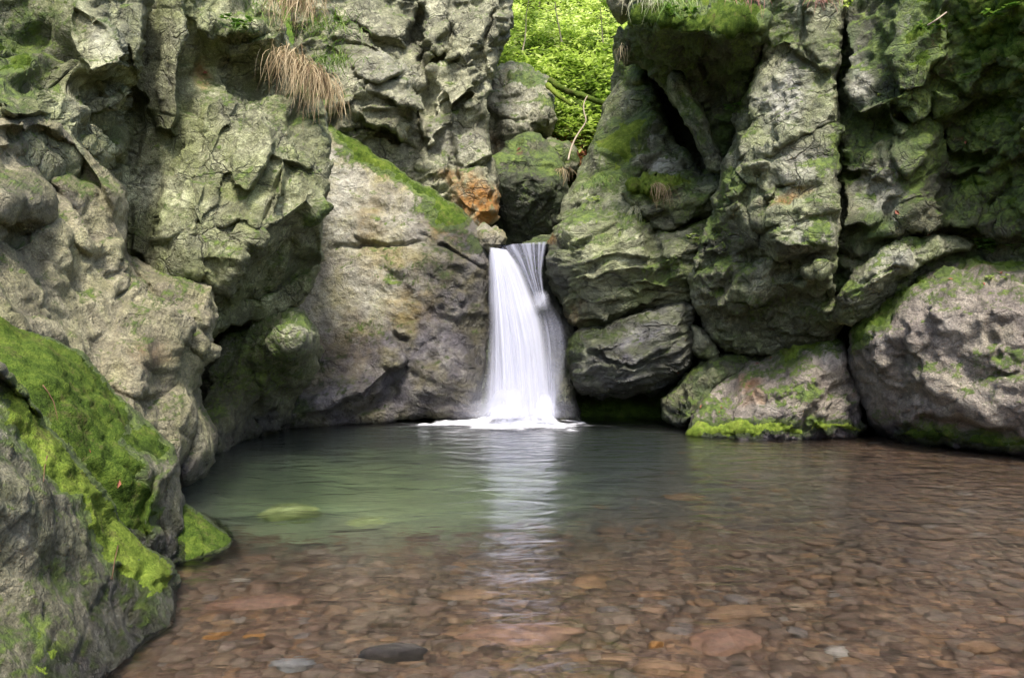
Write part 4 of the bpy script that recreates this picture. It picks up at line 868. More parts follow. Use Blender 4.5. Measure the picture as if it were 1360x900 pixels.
# near left
rock('mossy_boulder', 'sloping boulder thickly carpeted in green moss, second back on the left bank', 'boulder',
     [(-160, 360, 4.2), (-60, 392, 4.5), (0, 418, 4.75), (40, 438, 4.9), (78, 452, 5.0), (110, 470, 5.1), (140, 500, 5.2), (172, 536, 5.3), (205, 566, 5.3), (232, 592, 5.3), (240, 622, 5.2), (240, 652, 5.1), (246, 690, 5.0), (238, 728, 4.9), (225, 752, 4.75), (170, 760, 4.3), (80, 740, 3.9), (-160, 700, 3.3)],
     ctrl=[(0, 470, 4.3), (60, 500, 4.45), (100, 540, 4.45), (140, 570, 4.55), (180, 600, 4.65), (220, 620, 4.85), (200, 660, 4.65), (60, 600, 4.0), (120, 640, 4.2), (215, 690, 4.75), (170, 690, 4.4), (-80, 480, 4.1)],
     feats=[('s', [(240, 600), (205, 640), (196, 690), (200, 740)], .12, 20), ('g', [(140, 520), (160, 560), (190, 590)], 6, .06), ('g', [(222, 640), (214, 690), (216, 730)], 4, .08), ('b', 60, 490, 70, 40, 30, .08), ('b', 180, 600, 50, 30, 40, .07)],
     paint=[('moss', 'p', [(-160, 360), (0, 418), (78, 452), (140, 500), (180, 560), (150, 590), (210, 640), (200, 720), (160, 700), (110, 620), (60, 560), (0, 520), (-160, 480)], 16, 1.15), ('moss', 195, 585, 46, 20, 40, .95), ('pale', 120, 520, 20, 12, 40, .6), ('pale', 165, 600, 30, 14, 40, .45), ('moss', 225, 600, 20, 14, 40, .8), ('wet', 220, 740, 60, 30, 0, 1)],
     mat=M_NEAR, cell=0.5, amp=0.26, seed=71, joint=0.35, thick=1.6, step=2.3, rw=16, roll=.15, automoss=.4, mossh=.009, crack=.5, edge=2.2, moss_mat=MOSS)
rock('toe_rock', 'small moss covered rock toe dipping into the water at the left bank', 'rock',
     [(225, 650, 5.3), (242, 658, 5.4), (258, 674, 5.4), (280, 692, 5.4), (302, 706, 5.35), (314, 718, 5.2), (306, 730, 5.0), (280, 740, 4.85), (250, 750, 4.7), (226, 758, 4.6), (215, 720, 4.9)],
     ctrl=[(260, 712, 4.95), (245, 690, 5.05), (285, 715, 5.05)],
     paint=[('moss', 258, 700, 60, 42, 30, 1.5), ('wet', 270, 742, 60, 14, -10, 1.0), ('dark', 270, 744, 60, 9, -14, .6)],
     mat=M_NEAR, cell=.25, amp=.6, seed=73, thick=.8, step=1.9, rw=10, roll=.12, automoss=.5, mossh=.010, moss_mat=MOSS, edge=2)
rock('near_boulder', 'large grey green boulder in the lower left corner, closest to the camera', 'boulder',
     [(-160, 430, 3.1), (-40, 470, 3.25), (0, 488, 3.35), (26, 520, 3.5), (52, 556, 3.6), (86, 590, 3.75), (112, 620, 3.85), (140, 652, 4.0), (160, 690, 4.1), (196, 724, 4.2), (222, 744, 4.2), (240, 770, 4.1), (244, 800, 3.95), (234, 838, 3.7), (205, 858, 3.55), (170, 878, 3.3), (142, 906, 3.1), (120, 960, 2.85), (-160, 980, 2.3)],
     ctrl=[(0, 540, 3.25), (40, 580, 3.45), (120, 690, 3.6), (60, 690, 3.18), (0, 650, 2.93), (150, 730, 3.72), (190, 760, 3.82), (215, 790, 3.85), (180, 820, 3.62), (100, 760, 3.35), (120, 840, 3.2), (40, 800, 2.95), (0, 800, 2.85), (100, 900, 2.9), (-80, 600, 2.8)],
     feats=[('s', [(205, 735), (165, 745), (150, 790), (160, 830)], -.05, 20), ('s', [(20, 545), (70, 600), (110, 650), (140, 720)], .05, 40), ('f', [(-120, 440, 3.3), (0, 494, 3.5), (30, 530, 3.65), (110, 625, 3.95), (142, 662, 4.08), (66, 655, 3.28), (0, 600, 3.0), (-120, 540, 2.75)]), ('f', [(150, 680, 4.05), (200, 728, 4.2), (236, 765, 4.1), (205, 770, 3.85), (150, 745, 3.68)]), ('d', 205, 800, 34, 44, 0, .06), ('g', [(195, 745), (182, 790), (170, 830)], 6, .05), ('g', [(60, 660), (110, 720), (150, 740)], 4, .02), ('g', [(100, 880), (120, 820), (150, 770)], 6, .03)],
     paint=[('moss', 'l', [(30, 528), (86, 594), (140, 660), (180, 726), (212, 746)], 38, 1.5), ('dark', 110, 730, 70, 50, 40, .45), ('moss', 40, 860, 90, 70, 0, .55), ('moss', 170, 735, 40, 20, 30, .85), ('moss', 14, 600, 26, 20, 0, .5), ('moss', 60, 850, 60, 60, 0, .45), ('pale', 20, 555, 90, 40, 35, .8), ('pale', 70, 622, 60, 26, 45, .7), ('pale', 215, 775, 26, 30, 0, .5), ('wet', 190, 850, 80, 40, -20, 1), ('dark', 200, 835, 60, 24, -20, .5), ('moss', 100, 780, 70, 60, 0, .3), ('pale', 20, 700, 30, 40, 0, .35)],  # pale patches along the top paint the lit face into the colour
     mat=M_NEAR, cell=0.5, amp=0.5, seed=75, joint=0.55, thick=1.6, step=2.4, rw=18, roll=.16, automoss=.25, mossh=.009, crack=.5, strata=-48, aniso=2.0, edge=2.2, moss_mat=MOSS_BRIGHT, fine=1.3)

rock('recess_wall', 'hidden dark rock in the cleft between the left cliff and the rounded undercut boulder', 'cliff',
     [(120, 250, 10.6), (330, 330, 10.9), (380, 420, 11.2), (360, 590, 11.3), (240, 640, 10.2), (120, 600, 9.5)],
     paint=[('dark', 240, 450, 150, 200, 0, .5)], mat=M_DARK, cell=.8, amp=.8, seed=81, thick=1.5, step=5.0, mossy=False, automoss=.1)


# ------------------------------------------------------------------ ground, pool bed, water
def bed_z(x, y):
    dpt = 0.16 + 0.95 * np.exp(-(((x + 1.6) / 2.6) ** 2 + ((y - 9.6) / 3.0) ** 2)) + 0.45 * np.exp(-(((x - 0.6) / 1.8) ** 2 + ((y - 11.8) / 2.2) ** 2))
    dpt += 0.30 * sstep(y, 3.6, 7.0) - 0.22 * sstep(x, 2.0, 5.0)
    rise = 0.5 * np.clip(-4.5 - y, 0, 4) ** 1.3 + 0.6 * np.clip(np.abs(x) - 8.2, 0, 3)
    return -dpt + rise


def hill_z(x, y):
    left = np.clip(-(x + 4.9 + 0.30 * np.clip(y, -5, 40)), 0, None)
    right = np.clip(x - 8.6 - 0.22 * np.clip(y, -5, 40), 0, None)
    side = 1.6 * np.clip(np.maximum(left, right), 0, 5.0) + 0.35 * np.clip(np.maximum(left, right) - 5.0, 0, None)
    front = np.where(y > 13.6, 2.9, -2.2)
    back = np.clip(y - 16.2, 0, 3.3) * 1.4 + np.clip(y - 19.5, 0, None) * 0.82
    side = np.where(y > 12, np.maximum(side - back, 0) * 0.6, side)
    return front + back + side


nx, ny = 150, 170
gx, gy = np.meshgrid(np.linspace(-10.5, 10.5, nx), np.linspace(-9.5, 13.9, ny))
P = np.stack([gx.ravel(), gy.ravel(), bed_z(gx.ravel(), gy.ravel())], -1)
P[:, 2] += 0.035 * fbm(P * np.array([1.6, 1.6, 0]) + 4.4, 4, 90) + 0.012 * perlin(P * np.array([7, 7, 0]) + 0.5, 91)
ii = np.arange(nx * ny).reshape(ny, nx)
q = np.stack([ii[:-1, :-1], ii[:-1, 1:], ii[1:, 1:], ii[1:, :-1]], -1).reshape(-1, 4)

g = G('bed_gravel')
p = g.pos()
sx = g.n('ShaderNodeSeparateXYZ')
g.l(p, sx.inputs[0])
v = g.voro(p, 9.0, 'F1', 'Color')
v2 = g.voro(p, 22.0, 'F1', 'Color')
sv = g.n('ShaderNodeSeparateColor'); g.l(v, sv.inputs[0])
sv2 = g.n('ShaderNodeSeparateColor'); g.l(v2, sv2.inputs[0])
fac = g.math('ADD', g.math('MULTIPLY', sv.outputs[0], 0.5), g.math('MULTIPLY', sv2.outputs[1], 0.5))
STONE_STOPS0 = [(0.0, (0.085, 0.058, 0.045)), (0.22, (0.16, 0.095, 0.068)), (0.42, (0.23, 0.14, 0.095)), (0.58, (0.19, 0.15, 0.125)), (0.72, (0.28, 0.20, 0.14)), (0.85, (0.36, 0.19, 0.085)), (0.955, (0.22, 0.20, 0.20)), (1.0, (0.36, 0.31, 0.27))]
STONE_STOPS = [(p_, tuple(0.62 * (0.6 * v_ + 0.4 * m_) for v_, m_ in zip(c_, (0.21, 0.14, 0.10)))) for p_, c_ in STONE_STOPS0]
c = g.ramp(fac, [(0.1, (0.06, 0.04, 0.03)), (0.4, (0.12, 0.07, 0.048)), (0.6, (0.15, 0.10, 0.07)), (0.85, (0.22, 0.125, 0.07))])
vd = g.n('ShaderNodeVectorMath', operation='DISTANCE')
vd.inputs[1].default_value = (-1.2, 4.9, -0.5)
g.l(g.map(p, scale=(1, 0.6, 1)), vd.inputs[0])
green_glow = g.ramp(g.math('ADD', g.math('DIVIDE', vd.outputs['Value'], 3.0), g.math('MULTIPLY', g.math('SUBTRACT', g.noise(p, 1.3, 5), .5), 0.9)), [(0.2, 1.0), (0.75, 0.0)])
silt = g.mix(green_glow, (0.085, 0.095, 0.10), (0.33, 0.39, 0.23))  # green glow of the deeper water painted into the bed colour
deep = g.ramp(g.math('ADD', g.math('MULTIPLY', sx.outputs[2], -1.0), g.math('MULTIPLY', g.noise(p, 1.5, 4), 0.2)), [(0.30, 0.0), (0.85, 1.0)])
c = g.mix(deep, c, silt)
hb = g.math('ADD', g.voro(p, 9.0), g.math('MULTIPLY', g.voro(p, 22.0), 0.4))
bn = g.n('ShaderNodeBump', invert=True)
bn.inputs['Distance'].default_value = 0.06
g.l(hb, bn.inputs['Height'])
g.princ(c, 0.7, bn.outputs[0], 0.3)
BED = g.m
tag(link('pool_bed', mesh_from('pool_bed', P, q), BED), kind='structure')

# surrounding hillside: one coarse sheet out to the horizon
xs = np.concatenate([np.linspace(-90, -14, 30), np.linspace(-13, 13, 80), np.linspace(14, 90, 30)])
ys = np.concatenate([np.linspace(-90, -10, 25), np.linspace(-9, 13.2, 40), np.linspace(13.5, 34, 110), np.linspace(35, 110, 30)])
gx, gy = np.meshgrid(xs, ys)
P = np.stack([gx.ravel(), gy.ravel(), hill_z(gx.ravel(), gy.ravel())], -1)
msk = sstep(P[:, 1], 15, 18) + (np.abs(P[:, 0]) > 14)
P[:, 2] += np.clip(msk, 0, 1) * (0.45 * fbm(P * np.array([0.5, 0.5, 0]), 4, 95) + 0.12 * fbm(P * np.array([2, 2, 0]), 3, 96))
nx, ny = len(xs), len(ys)
ii = np.arange(nx * ny).reshape(ny, nx)
q = np.stack([ii[:-1, :-1], ii[:-1, 1:], ii[1:, 1:], ii[1:, :-1]], -1).reshape(-1, 4)
g = G('forest_soil')
p = g.pos()
n = g.noise(p, 2.2, 7, 0.65)
c = g.ramp(n, [(0.30, (0.045, 0.035, 0.02)), (0.48, (0.06, 0.10, 0.015)), (0.60, (0.10, 0.17, 0.022)), (0.75, (0.12, 0.075, 0.04))])
g.princ(c, 0.95, g.bump(g.noise(p, 9, 7, 0.7), 0.15), 0.1)
HILL_ME = mesh_from('hillside', P, q)
HILL = tag(link('hillside', HILL_ME, g.m), kind='structure')

# water
g = G('pool_water')
p = g.pos()
w1 = g.noise(g.map(p, scale=(0.62, 1.2, 1)), 3.0, 3, 0.5, 0.6)
w2 = g.noise(g.map(p, scale=(0.55, 1.6, 1)), 10.0, 2, 0.5, 0.3)
sx = g.n('ShaderNodeSeparateXYZ'); g.l(p, sx.inputs[0])
# livelier water close to the fall
rip = g.ramp(g.math('DIVIDE', sx.outputs[1], 13.0), [(0.25, 0.8), (0.55, 0.8), (0.95, 1.5)])
h = g.math('MULTIPLY', g.math('ADD', g.math('MULTIPLY', w1, 1.0), g.math('MULTIPLY', w2, 0.08)), rip)
b = g.bump(h, 0.046, 1.0)
fr = g.n('ShaderNodeFresnel'); fr.inputs['IOR'].default_value = 1.33
g.l(b, fr.inputs['Normal'])
rf = g.n('ShaderNodeBsdfRefraction'); rf.inputs['Roughness'].default_value = 0.20; rf.inputs['IOR'].default_value = 1.33
gl = g.n('ShaderNodeBsdfGlossy'); gl.inputs['Roughness'].default_value = 0.13
rf.inputs['Color'].default_value = (1, 1, 1, 1); gl.inputs['Color'].default_value = (1, 1, 1, 1)
g.l(b, gl.inputs['Normal']); g.l(b, rf.inputs['Normal'])
mx = g.n('ShaderNodeMixShader')
g.l(fr.outputs[0], mx.inputs[0]); g.l(rf.outputs[0], mx.inputs[1]); g.l(gl.outputs[0], mx.inputs[2])
g.l(mx.outputs[0], g.out.inputs['Surface'])
va = g.n('ShaderNodeVolumeAbsorption'); va.inputs['Color'].default_value = (0.50, 0.62, 0.50, 1); va.inputs['Density'].default_value = 0.5
g.l(va.outputs[0], g.out.inputs['Volume'])
WATER = g.m
vs = [(x, y, z) for z in (-3.0, 0.0) for y in (-9.0, 13.8) for x in (-10.0, 10.0)]
fs = [(0, 2, 3, 1), (4, 5, 7, 6), (0, 1, 5, 4), (2, 6, 7, 3), (0, 4, 6, 2), (1, 3, 7, 5)]
tag(link('pool_water', mesh_from('pool_water', vs, fs, smooth=False), WATER), kind='structure')

g = G('stream_water')
b = g.bump(g.noise(g.pos(), 6, 3), 0.03)
pr = g.princ((0.02, 0.023, 0.03), 0.12, b, 0.5)
gx, gy = np.meshgrid(np.linspace(-0.5, 0.75, 12), np.linspace(13.02, 16.4, 20))
ii = np.arange(240).reshape(20, 12)
q = np.stack([ii[:-1, :-1], ii[:-1, 1:], ii[1:, 1:], ii[1:, :-1]], -1).reshape(-1, 4)
tag(link('stream_water', mesh_from('stream_water', np.stack([gx.ravel(), gy.ravel(), 3.035 + 0.0 * gx.ravel()], -1), q), g.m), kind='structure')

# ------------------------------------------------------------------ waterfall
def fall_mat(name, su, sv, lo, hi, base, edge=0.10, col=(0.86, 0.87, 0.93), dist=0.3):
    g = G(name)
    uv = g.n('ShaderNodeUVMap').outputs[0]
    n1 = g.noise(g.map(uv, scale=(su, sv, 1)), 1.0, 4, 0.55, dist)
    n2 = g.noise(g.map(uv, scale=(su * 3.2, sv * 1.6, 1), loc=(3, 1, 0)), 1.0, 3, 0.55, 0.1)
    n = g.math('ADD', g.math('MULTIPLY', n1, 0.65), g.math('MULTIPLY', n2, 0.35))
    a = g.ramp(n, [(lo, base), (hi, 1.0)])
    e = g.attr('edge')
    a = g.math('MULTIPLY', a, e, clamp=True)
    d = g.n('ShaderNodeBsdfDiffuse'); d.inputs[0].default_value = (*col, 1)
    t = g.n('ShaderNodeBsdfTranslucent'); t.inputs[0].default_value = (*col, 1)
    m1 = g.n('ShaderNodeMixShader'); m1.inputs[0].default_value = 0.35
    g.l(d.outputs[0], m1.inputs[1]); g.l(t.outputs[0], m1.inputs[2])
    tp = g.n('ShaderNodeBsdfTransparent')
    m2 = g.n('ShaderNodeMixShader')
    g.l(a, m2.inputs[0]); g.l(tp.outputs[0], m2.inputs[1]); g.l(m1.outputs[0], m2.inputs[2])
    g.l(m2.outputs[0], g.out.inputs['Surface'])
    return g.m


def catmull(pts, t):
    P = np.asarray(pts, float)
    s = np.concatenate([[0], np.cumsum(np.hypot(*np.diff(P[:, :2], axis=0).T))])
    s /= s[-1]
    return np.stack([np.interp(t, s, P[:, k]) for k in range(P.shape[1])], -1)


def smooth1(a, k=5):
    ker = np.ones(k) / k
    return np.stack([np.convolve(np.pad(a[:, j], k // 2, 'edge'), ker, 'valid') for j in range(a.shape[1])], -1)


def curtain(name, le, re, mat, parent, bulge=0.10, nu=48, nv=110, eu=(0.06, 0.10), ev=(0.0, 0.03), seed=0, rip=0.02, thick=0.0):
    t = np.linspace(0, 1, nv)
    L = smooth1(catmull(le, t), 9)
    R = smooth1(catmull(re, t), 9)
    u = np.linspace(0, 1, nu)
    A = L[:, None] * (1 - u[None, :, None]) + R[:, None] * u[None, :, None]
    px, py, Y = A[..., 0].ravel(), A[..., 1].ravel(), A[..., 2].ravel()
    U = np.tile(u, nv)
    V = np.repeat(t, nu)
    Y = Y - bulge * np.sin(np.pi * U) ** 0.7 - rip * fbm(np.stack([U * 9, V * 1.2, 0 * U + seed], -1), 3, 120 + seed) * (0.3 + V)
    P = at(px, py, Y)
    ii = np.arange(nu * nv).reshape(nv, nu)
    q = np.stack([ii[:-1, :-1], ii[1:, :-1], ii[1:, 1:], ii[:-1, 1:]], -1).reshape(-1, 4)
    wob = 0.03 * fbm(np.stack([V * 3, 0 * V, 0 * V + seed], -1), 3, 130 + seed)
    e = sstep(U + wob, 0.0, eu[0] + 1e-4) * sstep(1 - U + wob, 0.0, eu[1] + 1e-4)
    if ev[0] > 0:
        e = e * sstep(V, 0, ev[0])
    if ev[1] > 0:
        e = e * sstep(1 - V, 0, ev[1])
    loc = P.mean(0) * 0 + FALL_LOC
    me = mesh_from(name, P - loc, q, {'edge': e})
    uvl = me.uv_layers.new(name='UVMap')
    lv = np.empty(len(me.loops), dtype=np.int32)
    me.loops.foreach_get('vertex_index', lv)
    uvl.data.foreach_set('uv', np.stack([U[lv], V[lv]], -1).astype(np.float32).ravel())
    o = link(name, me, mat, parent)
    return o


FALL_LOC = np.array([0.15, 12.6, 0.0])
fall = tag(link('waterfall', None, loc=FALL_LOC), 'white silky waterfall dropping between the rocks into the pool', 'waterfall')
FC = (.61, .625, .73)
FM = fall_mat('fall_white', 4.5, 0.5, 0.36, 0.66, 0.2, col=FC, dist=0.5)
FB = fall_mat('fall_body', 3.6, 0.45, 0.32, 0.60, 0.55, col=FC, dist=0.5)
FT = fall_mat('fall_thin', 6, 0.35, 0.42, 0.70, 0.06, col=(0.57, 0.59, 0.73), dist=0.25)
FS = fall_mat('fall_spray', 2.2, 0.8, 0.32, 0.85, 0.06, col=(0.57, 0.59, 0.73), dist=0.6)
FV = fall_mat('fall_veil', 2.5, 1.2, 0.25, 0.85, 0.08, col=FC, dist=0.6)
curtain('curtain', [(650, 326, 13.0), (648, 345, 12.85), (647, 420, 12.7), (645, 490, 12.62), (641, 554, 12.55)],
        [(674, 330, 13.0), (692, 352, 12.9), (704, 376, 12.85), (713, 398, 12.8), (724, 418, 12.72), (731, 450, 12.65), (738, 500, 12.6), (746, 554, 12.5)], FB, fall, seed=1, eu=(0.16, 0.22), rip=.05)
curtain('curtain', [(650, 327, 12.95), (649, 345, 12.78), (649, 420, 12.6), (646, 490, 12.5), (640, 556, 12.42)],
        [(670, 330, 12.95), (686, 356, 12.8), (700, 384, 12.72), (712, 416, 12.62), (722, 450, 12.55), (730, 500, 12.48), (736, 556, 12.4)], FM, fall, seed=2, eu=(0.16, 0.40), bulge=0.14, rip=.05)
curtain('curtain', [(651, 332, 12.88), (651, 360, 12.7), (652, 420, 12.52), (651, 490, 12.42), (646, 558, 12.34)],
        [(664, 334, 12.88), (674, 366, 12.7), (684, 410, 12.54), (694, 450, 12.47), (702, 500, 12.4), (708, 558, 12.32)], FM, fall, seed=7, eu=(0.22, 0.45), bulge=0.12, rip=.05)
curtain('side_sheet', [(660, 324, 13.1), (678, 344, 13.0), (693, 368, 12.95), (706, 394, 12.9), (718, 414, 12.85)],
        [(729, 319, 13.05), (724, 340, 12.98), (721, 362, 12.93), (723, 388, 12.88), (729, 416, 12.8)], FT, fall, seed=3, nv=60, eu=(0.05, 0.14), ev=(0.0, 0.2), bulge=0.06, rip=.04)
curtain('spray', [(708, 392, 12.75), (712, 430, 12.7), (718, 470, 12.62), (722, 510, 12.55), (724, 554, 12.45)],
        [(734, 396, 12.8), (753, 432, 12.8), (757, 462, 12.75), (752, 505, 12.6), (744, 554, 12.5)], FS, fall, seed=4, nv=70, eu=(0.3, 0.6), ev=(0.3, 0.10), bulge=0.05, rip=.06)
curtain('spray', [(706, 384, 12.72), (704, 396, 12.66), (700, 416, 12.6)], [(726, 382, 12.74), (732, 394, 12.7), (734, 416, 12.62)], FV, fall, seed=8, nv=24, nu=24, eu=(.4, .4), ev=(.35, .5), bulge=.08)
curtain('splash', [(716, 519, 12.32), (707, 532, 12.28), (702, 545, 12.24), (698, 558, 12.2)], [(728, 518, 12.32), (739, 532, 12.28), (744, 545, 12.24), (748, 558, 12.2)], FM, fall, seed=5, nv=34, nu=34, bulge=.16, eu=(.35, .35), ev=(.30, .12))
curtain('splash', [(652, 534, 12.34), (638, 544, 12.28), (622, 558, 12.2)], [(690, 532, 12.34), (700, 544, 12.28), (704, 558, 12.2)], FM, fall, seed=9, nv=30, nu=34, bulge=.12, eu=(.35, .35), ev=(.5, .12))
curtain('mist', [(628, 460, 12.4), (620, 505, 12.3), (604, 535, 12.2), (590, 559, 12.1)], [(748, 460, 12.4), (758, 505, 12.3), (768, 535, 12.2), (776, 559, 12.1)], FV, fall, seed=6, nv=50, nu=50, bulge=.14, eu=(.35, .35), ev=(.95, .10))

# foam spread on the pool
nx, ny = 130, 60
gx, gy = np.meshgrid(np.linspace(-2.2, 1.6, nx), np.linspace(10.6, 12.95, ny))
x, y = gx.ravel(), gy.ravel()
fn = fbm(np.stack([x * 1.6, y * 3.4, 0 * x], -1), 5, 140)
core = 1 - np.sqrt(((x + 0.05) / 1.3) ** 2 + ((y - 12.4) / 0.95) ** 2)
wing = 1 - np.sqrt(((x + 0.7) / 1.15) ** 2 + ((y - 12.3) / 0.34) ** 2)
al = np.clip(1.9 * np.maximum(core, 0.8 * wing) + 1.2 * fn, 0, 1)
e = sstep(al, 0.0, 1.0) ** 1.2
f2_ = fbm(np.stack([x * 4.0, y * 5.0, 0 * x + 2], -1), 4, 141)
z = 0.006 + 0.03 * e * (0.6 + fn) + 0.16 * np.exp(-((x - 0.08) / 0.58) ** 2 - ((y - 12.55) / 0.20) ** 2) * (1 + 0.9 * f2_) + 0.16 * np.exp(-((x - 0.53) / 0.17) ** 2 - ((y - 12.42) / 0.14) ** 2)
me = mesh_from('foam', np.stack([x, y, z], -1) - FALL_LOC, np.stack([a for a in (lambda ii: (ii[:-1, :-1], ii[:-1, 1:], ii[1:, 1:], ii[1:, :-1]))(np.arange(nx * ny).reshape(ny, nx))], -1).reshape(-1, 4), {'edge': e})
g = G('foam')
a = g.math('MULTIPLY', g.attr('edge'), g.ramp(g.noise(g.map(g.pos(), scale=(1, 1.8, 1)), 6, 6, 0.7, 0.8), [(0.28, 0.25), (0.56, 1.0)]), clamp=True)
d = g.n('ShaderNodeBsdfDiffuse'); d.inputs[0].default_value = (0.78, 0.79, 0.86, 1)
tp = g.n('ShaderNodeBsdfTransparent'); m2 = g.n('ShaderNodeMixShader')
g.l(a, m2.inputs[0]); g.l(tp.outputs[0], m2.inputs[1]); g.l(d.outputs[0], m2.inputs[2]); g.l(m2.outputs[0], g.out.inputs['Surface'])
link('foam', me, g.m, fall)

# ------------------------------------------------------------------ stones on the pool bed
def ico(sub):
    import bmesh
    bm = bmesh.new()
    bmesh.ops.create_icosphere(bm, subdivisions=sub, radius=1.0)
    v = np.array([x.co[:] for x in bm.verts])
    f = np.array([[w.index for w in fc.verts] for fc in bm.faces])
    bm.free()
    return v, f


def stone_shape(sub, seed, flat):
    v, f = ico(sub)
    c, _ = facets(v * 0.9 + seed * 7.7, seed)
    v = v * (1 + 0.38 * c + 0.12 * fbm(v * 1.8 + seed, 3, seed))[:, None]
    v = v * np.array([1.0, 0.78, flat])
    return v, f


def stone_mat(name, use_attr):
    g = G(name)
    r = g.attr('rnd') if use_attr else g.n('ShaderNodeObjectInfo').outputs['Random']
    c = g.ramp(r, STONE_STOPS)
    n = g.noise(g.pos(), 22, 5, 0.65)
    c = g.mix(1.0, c, g.ramp(n, [(0.3, 0.6), (0.7, 1.4)]), 'MULTIPLY')
    g.princ(c, 0.6, g.bump(n, 0.01), 0.3)
    return g.m


SM = stone_mat('pool_stone', False)
SG = stone_mat('pool_gravel', True)


def plain_stone(name, c1, c2, sc=14):
    g = G(name)
    n = g.noise(g.pos(), sc, 6, 0.65)
    g.princ(g.mix(g.ramp(n, [(0.35, 0.0), (0.65, 1.0)]), c1, c2), 0.55, g.bump(n, 0.015), 0.3)
    return g.m


bases = []
for k in range(12):
    v, f = stone_shape(3, 200 + k, (0.42, 0.5, 0.34, 0.6)[k % 4])
    bases.append(mesh_from('stone', v, f))
    bases[-1].materials.append(SM)
rs = np.random.default_rng(11)
KINDS = [('small brown pebble lying on the clear shallow pool bed', 'pebbles on the pool bed'),
         ('fist sized reddish brown stone under the shallow clear water', 'fist sized stones on the pool bed'),
         ('flat plate sized brown rock under the clear shallow water', 'flat rocks on the pool bed')]
special = []


def bed_stone(px, py, sx_, sy_, sz_, rot, label, mat, k=0, lift=0.3, name='stone', sub=4, seed=300, tilt=(0, 0)):
    # where the picture direction meets the pool bed
    Ys = 1.4 / ((py - 450) / 1000.0)
    Xs = (px - 680) / 1000 * Ys
    Lh = math.hypot(Xs, Ys)
    sr = Lh / math.hypot(Lh, 1.4) / 1.33        # the light bends at the water surface
    tr_ = sr / math.sqrt(1 - sr * sr)
    X, Y = Xs, Ys
    for _ in range(12):
        zb = float(bed_z(np.array([X]), np.array([Y]))[0]) + lift * sz_
        X = Xs + Xs / Lh * tr_ * max(-zb, 0)
        Y = Ys + Ys / Lh * tr_ * max(-zb, 0)
    v, f = stone_shape(sub, seed, 1.0)
    me = mesh_from(name, v * np.array([sx_, sy_, sz_]), f)
    o = link(name, me, mat, None, (X, Y, zb), (tilt[0], tilt[1], rot))
    tag(o, label, 'stone')
    special.append((X, Y, max(sx_, sy_)))
    return o


ORG = plain_stone('stone_orange', (0.22, 0.10, 0.03), (0.36, 0.18, 0.06))
GRY = plain_stone('stone_grey', (0.12, 0.12, 0.13), (0.26, 0.25, 0.24))
WHT = plain_stone('stone_white', (0.22, 0.19, 0.16), (0.36, 0.32, 0.28))
TAN = plain_stone('stone_tan', (0.15, 0.09, 0.055), (0.25, 0.155, 0.09))
BRN = plain_stone('stone_brown', (0.13, 0.075, 0.055), (0.26, 0.15, 0.10))
DRK = plain_stone('stone_dark', (0.03, 0.026, 0.03), (0.07, 0.06, 0.06))
GRN = plain_stone('stone_green', (0.18, 0.22, 0.08), (0.38, 0.43, 0.20), 5)
bed_stone(386, 682, .26, .22, .26, .2, 'submerged yellow green boulder glowing under the deeper water', GRN, seed=301, lift=.6, name='boulder')
bed_stone(490, 692, .17, .14, .09, .5, 'pale green submerged stone beside the larger green boulder', GRN, seed=302)
bed_stone(318, 770, .075, .055, .04, .3, 'small white stone under water near the mossy toe rock', WHT, seed=303)
bed_stone(390, 882, .10, .065, .05, .15, 'whitish grey oval stone under the shallow water at the bottom edge', GRY, seed=304)
bed_stone(341, 846, .07, .04, .03, .1, 'orange flat stone under water, right one of the two orange stones', ORG, seed=305)
bed_stone(287, 844, .06, .042, .035, .5, 'orange brown stone under water, left one of the two orange stones', ORG, seed=306)
bed_stone(300, 826, .07, .045, .03, 0, 'dull orange stone just behind the two orange stones', TAN, seed=307)
bed_stone(880, 888, .12, .08, .06, .1, 'rounded pale tan stone at the bottom edge under shallow water', TAN, seed=308)
bed_stone(870, 858, .035, .035, .06, .1, 'small upright orange stone standing behind the tan stone', ORG, seed=309)
bed_stone(824, 874, .09, .05, .03, .1, 'flat orange brown stone left of the rounded tan stone', TAN, seed=310)
bed_stone(962, 852, .19, .17, .09, .6, 'large angular reddish brown slab on the bed right of centre', BRN, seed=311, tilt=(0.12, -0.1))
bed_stone(985, 812, .17, .09, .05, .2, 'brown slab with an orange edge lying behind the angular slab', TAN, seed=312, tilt=(.1, 0))
bed_stone(1300, 860, .09, .075, .06, .2, 'round tan cobble under shallow water near the right edge', TAN, seed=313)
bed_stone(1325, 892, .11, .07, .05, .1, 'brown purple cobble in the bottom right corner', BRN, seed=314)
bed_stone(1110, 866, .07, .06, .03, .8, 'small pinkish white stone among brown gravel at lower right', WHT, seed=315)
bed_stone(690, 842, .28, .16, .06, .05, 'broad flat brown slab under the white reflection', BRN, seed=316)
bed_stone(335, 803, .24, .16, .07, .15, 'wide flat reddish slab on the bed near the left boulder', BRN, seed=317, tilt=(.05, .05))
bed_stone(525, 866, .13, .06, .085, .05, 'dark wet stone just breaking the water surface at bottom centre', DRK, seed=318, lift=.85)
bed_stone(620, 790, .16, .1, .05, .1, 'brown flat stone under water left of the white reflection', TAN, seed=319)
bed_stone(910, 660, .2, .16, .1, .1, 'pale sunken stone seen faintly under the deeper water at right', TAN, seed=320)

